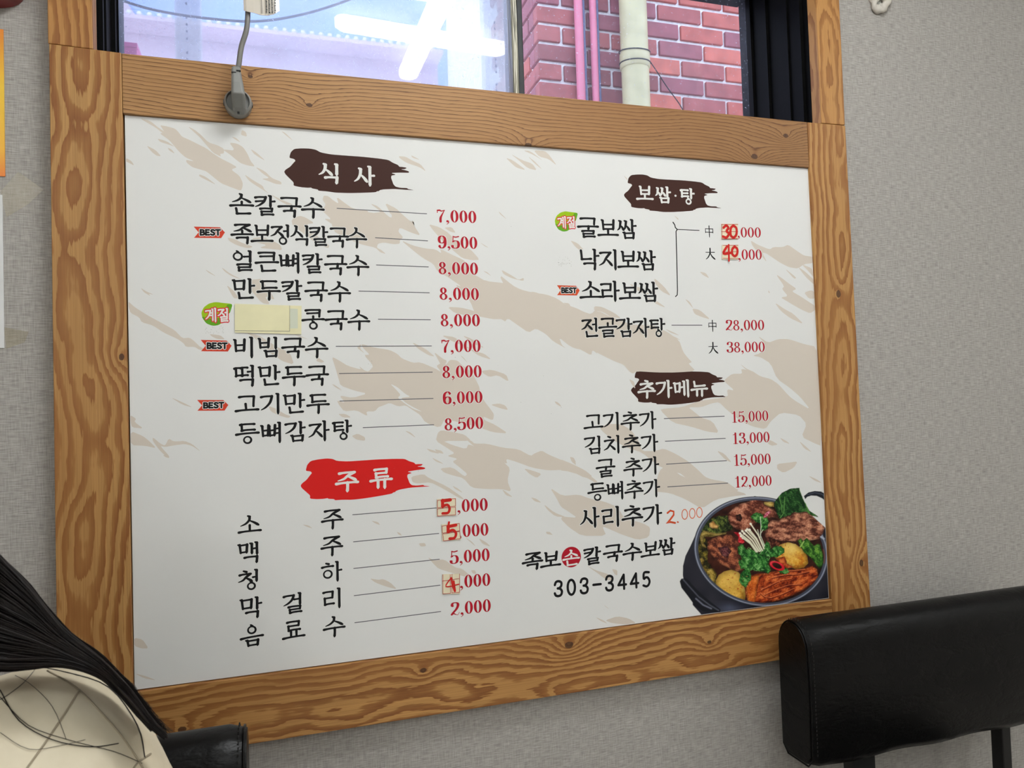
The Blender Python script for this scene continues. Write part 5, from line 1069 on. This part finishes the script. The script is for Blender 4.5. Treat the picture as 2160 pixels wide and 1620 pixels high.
q = MB(); q.box((x - .001, -.0262, z - .0182), (x + .002, -.0225, z - .0145)); loc_build(q, 'earth_slot', M_slot, plug)
M_cord = plain('grey_cord', (118, 116, 112), 0.5, var=0.06)
cp = [(x - .001, -.033, z + .0455), at(503, 140, y=-.034), at(509, 100, y=-.036), at(520, 62, y=-.038), at(523, 20, y=-.038), at(522, -30, y=-.038), at(520, -110, y=-.038), at(524, -200, y=-.03)]
m = MB(); m.tube(spline(cp, 8), 0.0037, 12); co_ = m.build('cord', M_cord, None, smooth=True); co_.parent = plug; co_.location = -Vector(plug.location)
tg0 = at(516, 22, y=-.042); m = MB(); pts = []
TW = [(514, 22), (520, 24), (535, 27), (550, 32), (565, 33), (578, 30), (590, 23)]
v = []; nT = len(TW)
for i, (px, py) in enumerate(TW):
    p = at(px, py, y=-.043 - .004 * math.sin(i / 6 * 3)); v += [(p.x, p.y, p.z), (p.x - .001, p.y, p.z + .062)]
f = [(2 * i, 2 * i + 2, 2 * i + 3, 2 * i + 1) for i in range(nT - 1)]
M_tag = plain('cream_plastic_tag', (216, 208, 196), 0.25, var=.05); o = mesh_obj('cord_tag', v, f, M_tag, plug); o.location = -Vector(plug.location); sd = o.modifiers.new('solid', 'SOLIDIFY'); sd.thickness = 0.0006
m = MB()
for k_, px in enumerate((552, 561, 567, 573, 579)):
    a = at(px, 28, y=-.0487); wd_ = .0009 if k_ in (0,) else .0007
    zz = a.z
    if k_ == 0: m.box((a.x, -.0492, zz), (a.x + .0005, -.0486, zz + .052))
    else:
        while zz < a.z + .05:
            l_ = random.uniform(.0006, .0022); m.box((a.x, -.0492, zz), (a.x + random.uniform(.0012, .002), -.0486, zz + l_)); zz += l_ + .0007
q = m.build('tag_print', M_slot, o); q['kind'] = 'stuff'

# ------------------------------------------------------------------ things on the wall
M_putty = plain('white_wall_putty', (206, 200, 190), 0.7, var=.08, scale=60)
pa = at(1852, 6, y=0.02); m = MB(); rnd = random.Random(3); n, nr = 40, 10; v = []; rr_ = .0215
for i in range(n):
    a = 2 * math.pi * i / n; R0 = rr_ * (1 + .12 * math.sin(3 * a + 1) + .07 * math.sin(7 * a))
    for j in range(nr):
        b = 2 * math.pi * j / nr; r_ = .0085 * (1 + .3 * math.sin(5 * a + 2 * b) + rnd.uniform(-.12, .12))
        v.append((pa.x + (R0 * .72 + r_ * math.cos(b)) * math.cos(a), min(.0199, .0165 - r_ * .8 * math.sin(b)), pa.z + (R0 * .72 + r_ * math.cos(b)) * math.sin(a)))
f = [(i * nr + j, ((i + 1) % n) * nr + j, ((i + 1) % n) * nr + (j + 1) % nr, i * nr + (j + 1) % nr) for i in range(n) for j in range(nr)]
m.add(v, f); pb = m.build('wall_putty', M_putty, None, smooth=True); tag(pb, 'lumpy ring of white putty round a hole high on the right wall', 'putty')
q = MB(); lathe(q, pa.x, pa.z, [(.011, .0199), (.011, .0192)], 20); q.build('plug_hole', plain('grey_hole_plug', (150, 150, 142), .7), pb)
def wallplate(name, x0, z0, x1, z1, mat, label, cat, y=0.0199, th=.0012):
    b = box(name, (x0, y - th, z0), (x1, y, z1), mat); tag(b, label, cat); return b
def grad_mat():
    k = NT('yellow_orange_print'); g = k.n('ShaderNodeTexCoord').outputs['Generated']; sp = k.n('ShaderNodeSeparateXYZ'); k.t.links.new(g, sp.inputs[0])
    return k.set(.35, spec=.4, col=k.ramp(sp.outputs[2], [(0, lin((226, 120, 24))), (.18, lin((238, 176, 26))), (.6, lin((240, 196, 40))), (1, lin((226, 132, 40)))]))
a = at(7, 62, y=.0187); b = at(8, 372, y=.0187); wallplate('poster', a.x - .42, b.z, a.x, a.z, grad_mat(), 'yellow and orange poster whose edge shows at the far left', 'poster')
a2 = at(5, 411, y=.0187); b2 = at(6, 734, y=.0187); wallplate('notice', a2.x - .3, b2.z, a2.x, a2.z, plain('white_paper', (224, 224, 224), .6, var=.02), 'white paper notice below the yellow poster at the far left', 'paper')
a3 = at(0, 8, y=-.0); m = MB(); pts = [at(-160, -60, y=0.0), at(-60, -6, y=0.0), at(0, 2, y=0.0), at(38, -12, y=0.0), at(60, -60, y=0.0)]
top = [(p.x, -.012, p.z) for p in spline(pts, 8)]; bot = [(q_[0], .0195, q_[2]) for q_ in top]; n = len(top)
m.add(top + bot, [tuple(range(n)), tuple(range(n, 2 * n))[::-1]] + [(i, (i + 1) % n, n + (i + 1) % n, n + i) for i in range(n)])
tag(m.build('wall_plaque', plain('dark_red_lacquer', (120, 24, 24), .3), bevel=.002), 'dark red round plaque at the top left corner, above the yellow poster', 'plaque')
# clear tape left on the wallpaper
k = NT('old_clear_tape'); k.b.inputs['Alpha'].default_value = 0.16; M_ct = k.set(.18, spec=.6, col=lin((200, 186, 150)))
for pts, lab in (([(0, 405), (38, 362), (92, 400), (60, 430), (14, 458)], 'scrap of old clear tape on the wallpaper, by the top of the white notice'), ([(8, 690), (60, 700), (52, 722), (14, 735)], 'scrap of old clear tape on the wallpaper, by the bottom of the white notice')):
    P = [at(*p, y=.0193) for p in pts]; n = len(P); v = [(p.x, .0193, p.z) for p in P] + [(p.x, .0199, p.z) for p in P]
    tag(mesh_obj('tape_scrap', v, [tuple(range(n)), tuple(range(n, 2 * n))[::-1]] + [(i, n + i, n + (i + 1) % n, (i + 1) % n) for i in range(n)], M_ct), lab, 'tape')

# ------------------------------------------------------------------ the seated person
M_skin = plain('skin', (214, 168, 142), 0.5, var=.03); M_hair = None
def jacket_mat():
    k = NT('cream_puffer_fabric'); co = k.n('ShaderNodeTexCoord').outputs['Object']
    n1 = k.noise(co, 14, 4, .6); n2 = k.noise(co, 55, 3); k.bump(k.math('ADD', n1, k.math('MULTIPLY', n2, .25)), .35, .004)
    return k.set(.6, spec=.3, col=k.ramp(n1, [(.3, lin((206, 194, 168))), (.7, lin((222, 212, 188)))]))
M_jacket = jacket_mat(); M_trous = plain('dark_trousers', (40, 42, 52), .8)
k = NT('dark_hair'); co = k.n('ShaderNodeTexCoord').outputs['Object']; M_hair = k.set(.42, spec=.3, col=k.ramp(k.noise(co, 60, 2), [(.3, lin((13, 9, 9))), (.7, lin((28, 20, 18)))]))
M_eye = plain('eye_white', (226, 222, 214), .2); M_iris = plain('dark_iris', (34, 22, 18), .2); M_lip = plain('lip', (176, 92, 88), .45)
PXc, PYc = -0.155, -0.50          # body axis; she faces the room (-y)
person = empty('person', (PXc, PYc, FLOOR)); tag(person, 'person in a cream puffer jacket with long dark hair, seated at the lower left', 'person')
def P3(x, y, z): return (PXc + x, PYc + y, z)
zS = FLOOR + 0.455
def ell(m, c, r, nu=20, nv=12):
    v = []; f = []
    for j_ in range(nv + 1):
        t = math.pi * (j_ + .001) / (nv + .002)
        for i_ in range(nu):
            a = 2 * math.pi * i_ / nu; v.append((c[0] + r[0] * math.sin(t) * math.cos(a), c[1] + r[1] * math.sin(t) * math.sin(a), c[2] + r[2] * math.cos(t)))
    for j_ in range(nv):
        for i_ in range(nu): f.append((j_ * nu + i_, j_ * nu + (i_ + 1) % nu, (j_ + 1) * nu + (i_ + 1) % nu, (j_ + 1) * nu + i_))
    f += [tuple(range(nu))[::-1], tuple(nv * nu + i_ for i_ in range(nu))]; m.add(v, f)
def limb(m, pts, rs):
    m.tube(spline(pts, 4), [rs[min(int(i_ / 4), len(rs) - 2)] * (1 - (i_ % 4) / 4) + rs[min(int(i_ / 4) + 1, len(rs) - 1)] * (i_ % 4) / 4 if i_ < 4 * (len(rs) - 1) else rs[-1] for i_ in range(4 * (len(rs) - 1) + 1)], 14)
    for p, r_ in ((pts[0], rs[0]), (pts[-1], rs[-1])): ell(m, p, (r_, r_, r_), 14, 8)
def one_surface(m, name, mat, vox, it, parent=person):
    """melt the overlapping volumes into one continuous surface"""
    o = m.build(name, mat, parent, smooth=True); o.location = -Vector(person.location) if parent is person else (0, 0, 0)
    r_ = o.modifiers.new('remesh', 'REMESH'); r_.mode = 'VOXEL'; r_.voxel_size = vox; r_.use_smooth_shade = True
    s_ = o.modifiers.new('smooth', 'SMOOTH'); s_.iterations = it; s_.factor = .5
    return o
hc = Vector(P3(0, .030, zS + .745))
m = MB()
ell(m, P3(0, .09, zS + .10), (.155, .105, .10)); ell(m, P3(0, .105, zS + .24), (.125, .095, .13)); ell(m, P3(0, .10, zS + .40), (.150, .105, .15))
limb(m, [P3(-.14, .075, zS + .500), P3(0, .085, zS + .525), P3(.14, .075, zS + .500)], [.048, .06, .048]); limb(m, [P3(0, .085, zS + .50), P3(0, .065, zS + .60), P3(0, .045, zS + .68)], [.062, .052, .052])
for sd in (-1, 1):
    limb(m, [P3(sd * .155, .070, zS + .490), P3(sd * .205, .03, zS + .26), P3(sd * .15, -.17, zS + .205)], [.048, .040, .026])
    limb(m, [P3(sd * .09, .03, zS + .075), P3(sd * .10, -.33, zS + .08), P3(sd * .10, -.35, zS - .16), P3(sd * .10, -.34, FLOOR + .08)], [.08, .062, .05, .036]); limb(m, [P3(sd * .10, -.33, FLOOR + .04), P3(sd * .105, -.45, FLOOR + .03)], [.034, .026])
    wr = Vector(P3(sd * .15, -.17, zS + .205)); d = Vector((-sd * .35, -1, -.18)).normalized(); s_ = d.cross(Vector((0, 0, 1))).normalized() * sd
    for q_ in (.03, .05, .07): ell(m, wr + d * q_, (.034, .030, .014))
    for i_, L_ in enumerate((.066, .076, .070, .054)):
        q = wr + d * .07 + s_ * (1.5 - i_) * .0195; a1 = q + d * L_ * .45 + Vector((0, 0, -.006)); a2 = a1 + (d * .85 + Vector((0, 0, -.5))).normalized() * L_ * .32; a3 = a2 + (d * .5 + Vector((0, 0, -.85))).normalized() * L_ * .26
        limb(m, [q, a1, a2, a3], [.0092, .0086, .0080, .0070])
    q = wr + d * .025 + s_ * .024; limb(m, [q, q + s_ * .022 + d * .022, q + s_ * .028 + d * .050 + Vector((0, 0, -.008))], [.012, .0105, .0085])
# head, sculpted
nu, nv = 60, 40; v = []; f = []
for j_ in range(nv + 1):
    t = math.pi * (j_ + .001) / (nv + .002)
    for i_ in range(nu):
        a = 2 * math.pi * i_ / nu; x, y, z = math.sin(t) * math.cos(a), math.sin(t) * math.sin(a), math.cos(t)
        X_, Y_, Z_ = x * .074, y * .092, z * .112
        if z < -.1: X_ *= 1 - .34 * (-z - .1) ** 1.3; Y_ *= 1 - (.30 * (-z) if y > 0 else .04)
        if y < 0:
            Y_ -= .020 * math.exp(-(x / .16) ** 2 - ((z + .22) / .13) ** 2) + .010 * math.exp(-(x / .13) ** 2 - ((z + .02) / .18) ** 2)
            Y_ -= .006 * math.exp(-(x / .28) ** 2 - ((z + .50) / .09) ** 2) + .008 * math.exp(-(x / .3) ** 2 - ((z + .85) / .16) ** 2)
            for e_ in (-1, 1): Y_ += .011 * math.exp(-((x - e_ * .40) / .19) ** 2 - ((z - .06) / .12) ** 2)
        v.append((hc.x + X_, hc.y + Y_, hc.z + Z_))
for j_ in range(nv):
    for i_ in range(nu): f.append((j_ * nu + i_, j_ * nu + (i_ + 1) % nu, (j_ + 1) * nu + (i_ + 1) % nu, (j_ + 1) * nu + i_))
f += [tuple(range(nu))[::-1], tuple(nv * nu + i_ for i_ in range(nu))]; m.add(v, f)
for e_ in (-1, 1): ell(m, hc + Vector((e_ * .073, .010, -.004)), (.009, .017, .029), 14, 8)
body = one_surface(m, 'body', M_skin, .0042, 3)
head = body; HL = hc
def ball(name, loc, s_, mat):
    q = MB(); ell(q, HL + Vector(loc), s_, 16, 10); o = q.build(name, mat, body, smooth=True); return o
for e_ in (-1, 1):
    ball('eye', (e_ * .029, -.0705, .006), (.0130, .009, .0062), M_eye); ball('iris', (e_ * .029, -.0770, .006), (.0055, .0035, .0055), M_iris)
    ball('eyebrow', (e_ * .031, -.0800, .026), (.016, .0055, .0022), M_iris)
ball('lips', (0, -.0905, -.056), (.019, .0045, .0055), M_lip)
# jacket: body, yoke, sleeves and a stand-up collar; ends at collar, cuffs and hem
m = MB()
ell(m, P3(0, .09, zS + .13), (.190, .140, .11)); ell(m, P3(0, .10, zS + .27), (.182, .138, .14)); ell(m, P3(0, .10, zS + .40), (.188, .135, .15))
limb(m, [P3(-.120, .060, zS + .470), P3(0, .085, zS + .490), P3(.120, .060, zS + .470)], [.088, .092, .088])
for sd in (-1, 1): limb(m, [P3(sd * .158, .045, zS + .478), P3(sd * .212, .02, zS + .36), P3(sd * .225, .0, zS + .26), P3(sd * .195, -.09, zS + .225), P3(sd * .155, -.165, zS + .207)], [.092, .090, .080, .066, .046])
for i_ in range(20):
    a = 2 * math.pi * i_ / 20; ell(m, P3(.066 * math.cos(a), .072 + .062 * math.sin(a), zS + .575), (.022, .022, .034), 10, 8)
jk = one_surface(m, 'puffer_jacket', M_jacket, .008, 9)
m = MB(); ell(m, P3(0, .09, zS + .08), (.165, .120, .088))
for sd in (-1, 1): limb(m, [P3(sd * .09, .04, zS + .08), P3(sd * .10, -.33, zS + .085), P3(sd * .10, -.355, zS - .14), P3(sd * .10, -.345, FLOOR + .11)], [.09, .076, .064, .054])
one_surface(m, 'trousers', M_trous, .009, 6)
for sd in (-1, 1):
    m = MB(); limb(m, [P3(sd * .10, -.325, FLOOR + .046), P3(sd * .103, -.40, FLOOR + .040), P3(sd * .107, -.475, FLOOR + .030)], [.045, .042, .029]); one_surface(m, 'shoe', plain('black_shoe', (22, 22, 24), .5), .006, 3)
# evaluate the jacket once so that seams and hair can lie on it
bpy.context.view_layer.update()
from mathutils.bvhtree import BVHTree
dg = bpy.context.evaluated_depsgraph_get(); ev = jk.evaluated_get(dg); mj = ev.to_mesh()
off = Vector(person.location) + Vector(jk.location)
bvh = BVHTree.FromPolygons([v_.co + off for v_ in mj.vertices], [tuple(p.vertices) for p in mj.polygons]); ev.to_mesh_clear()
def on_jacket(px, py, lift=0.0):
    o_ = Vector(CAM); d = Vector(ray(px, py)).normalized(); h = bvh.ray_cast(o_, d)
    return None if h[0] is None else h[0] - d * lift
M_seam = plain('jacket_seam', (150, 138, 116), .7)
for pts in ([(100, 1415), (160, 1450), (215, 1505), (262, 1560), (300, 1618), (312, 1650)], [(168, 1455), (140, 1500), (100, 1560), (50, 1630)], [(318, 1590), (290, 1610), (270, 1640)]):
    P = [on_jacket(*q_, lift=.0004) for q_ in [(a_[0], a_[1]) for a_ in spline([(a, b, 0) for a, b in pts], 6)]]
    P = [p for p in P if p is not None]
    if len(P) > 3: m = MB(); m.tube(P, .0008, 6); o = m.build('seam', M_seam, jk, smooth=True); o.location = -off
# ---- hair: a cap on the head, a dense lock over the near shoulder, loose strands
rnd = random.Random(11); hm = MB()
def strand(P, r, taper=True):
    P = spline(P, 5); n_ = len(P); hm.tube(P, [r * (1 - .75 * (i / (n_ - 1)) ** 2 if taper else 1) for i in range(n_)], 3, False)
def W(px, py, y): return at(px, py, y=y)
top_g = [(-50, 1120), (0, 1173), (60, 1236), (130, 1322), (215, 1393), (275, 1455), (312, 1505), (334, 1532), (352, 1550)]
low_g = [(-80, 1400), (0, 1412), (60, 1408), (130, 1403), (200, 1422), (245, 1458), (285, 1505), (316, 1538), (344, 1556)]
sc0 = hc + Vector((.03, .02, .09))
for i in range(1500):
    s_ = rnd.random() ** 0.8; dy = rnd.uniform(-.035, .02); P = []
    a0 = rnd.uniform(-.3, 1.4); P.append(hc + Vector((.05 * math.sin(a0) + .012, .03 * math.cos(a0) * 1.5, .112)) + Vector((0, rnd.uniform(-.03, .03), 0)))
    P.append(hc + Vector((.083, -.02 + .05 * math.cos(a0), .02)))
    jit = rnd.uniform(-7, 7)
    end = rnd.choice([6, 7, 8, 8, 8]) if s_ < .8 else rnd.choice([5, 6, 7])
    for k_ in range(0, end + 1):
        a, b = top_g[k_], low_g[k_]; wv = 5 * math.sin(k_ * 1.1 + i); px = a[0] + (b[0] - a[0]) * s_ + jit * .3; py = a[1] + (b[1] - a[1]) * s_ + jit * .6 + wv * .5
        hit = on_jacket(px, py, .004 + abs(dy) * .25); yb = -.50 + dy * (.8 if k_ < 5 else .4)
        p = W(px, py, yb)
        if hit is not None and hit.y < p.y: p = hit
        P.append(p)
    strand(P, .00075)
for i in range(140):                                   # loose fly-away strands along the lock and over the jacket
    k0 = rnd.randint(1, 4); P = []
    for k_ in range(k0, min(k0 + 5, 9)):
        a = top_g[k_]; u = (k_ - k0) / 4; px = a[0] + rnd.uniform(0, 3) + u * rnd.uniform(-6, 12); py = a[1] - u * rnd.uniform(-4, 12); P.append(W(px, py, -.50))
    if len(P) > 2: strand(P, .0003)
for pts, r_ in (([(0, 1455), (40, 1520), (110, 1560), (190, 1575), (250, 1568)], .0004), ([(0, 1470), (60, 1530), (150, 1562), (240, 1585), (300, 1610)], .0003), ([(60, 1404), (140, 1418), (230, 1450), (290, 1530), (306, 1600)], .0005),
                ([(0, 1545), (60, 1580), (130, 1572), (180, 1560)], .00022), ([(10, 1415), (60, 1440), (110, 1490), (140, 1560)], .0002), ([(80, 1404), (50, 1440), (10, 1470), (-10, 1480)], .0003)):
    P = [on_jacket(a[0], a[1], .0012) for a in [(q_.x, q_.y) for q_ in spline([(a, b, 0) for a, b in pts], 4)]]; P = [p for p in P if p is not None]
    if len(P) > 3: hm.tube(P, r_, 4, False)
o = hm.build('hair_strands', M_hair, person, smooth=True); o.location = -Vector(person.location); o['kind'] = 'stuff'
# cap and back of the hair, one shell
m = MB(); v = []; nu, nv = 48, 30; f = []
for j_ in range(nv + 1):
    t = math.pi * .5 * (j_ + .02) / nv * 1.25
    for i_ in range(nu):
        a = 2 * math.pi * i_ / nu; x, y, z = math.sin(t) * math.cos(a), math.sin(t) * math.sin(a), math.cos(t)
        if t > math.pi / 2: x, y = math.cos(a), math.sin(a)
        fr = max(0.0, -y) ** 2
        zz = z * .124 if z > 0 else z * .42
        if zz < .060 and y < -.35: zz = max(zz, .060 - .05 * (abs(x) - .3) if abs(x) > .3 else .060)
        v.append((hc.x + x * .0855, hc.y + y * .101 + .006, hc.z + zz))
for j_ in range(nv):
    for i_ in range(nu):
        q_ = (j_ * nu + i_, j_ * nu + (i_ + 1) % nu, (j_ + 1) * nu + (i_ + 1) % nu, (j_ + 1) * nu + i_)
        zs_ = [v[k_][2] for k_ in q_]; f.append(q_)
m.add(v, f); o = m.build('hair_cap', M_hair, person, smooth=True); o.location = -Vector(person.location); s_ = o.modifiers.new('solid', 'SOLIDIFY'); s_.thickness = .006
m = MB()
for i_ in range(-3, 4): limb(m, [hc + Vector((i_ * .024, .075 - abs(i_) * .012, .03)), hc + Vector((i_ * .027, .090 - abs(i_) * .010, -.12)), hc + Vector((i_ * .030, .135 - abs(i_) * .008, -.30)), hc + Vector((i_ * .028, .165, -.42))], [.026, .026, .022, .012])
limb(m, [hc + Vector((-.078, .0, .02)), hc + Vector((-.082, -.005, -.10)), hc + Vector((-.10, -.06, -.24)), hc + Vector((-.09, -.09, -.36))], [.016, .022, .024, .010])
one_surface(m, 'long_hair', M_hair, .007, 4)
# body of the lock under the strands
lk = MB(); v = []; nn = 8
for k_ in range(nn):
    a, b_ = top_g[k_], low_g[k_]
    for (s_, yy) in ((.05, -.490), (.3, -.512), (.55, -.520), (.8, -.512), (.95, -.495), (.6, -.470), (.3, -.470)):
        px = a[0] + (b_[0] - a[0]) * s_; py = a[1] + (b_[1] - a[1]) * s_; p = W(px, py, yy); h_ = on_jacket(px, py, .003)
        if h_ is not None and yy < -.49 and h_.y < p.y: p = h_
        v.append(p)
lk.add(v, [(k_ * 7 + i, k_ * 7 + (i + 1) % 7, (k_ + 1) * 7 + (i + 1) % 7, (k_ + 1) * 7 + i) for k_ in range(nn - 1) for i in range(7)] + [tuple(range(7)), tuple((nn - 1) * 7 + i for i in range(7))[::-1]])
o = lk.build('hair_lock', M_hair, person, smooth=True); o.location = -Vector(person.location); s_ = o.modifiers.new('sub', 'SUBSURF'); s_.levels = 2; s_.render_levels = 2
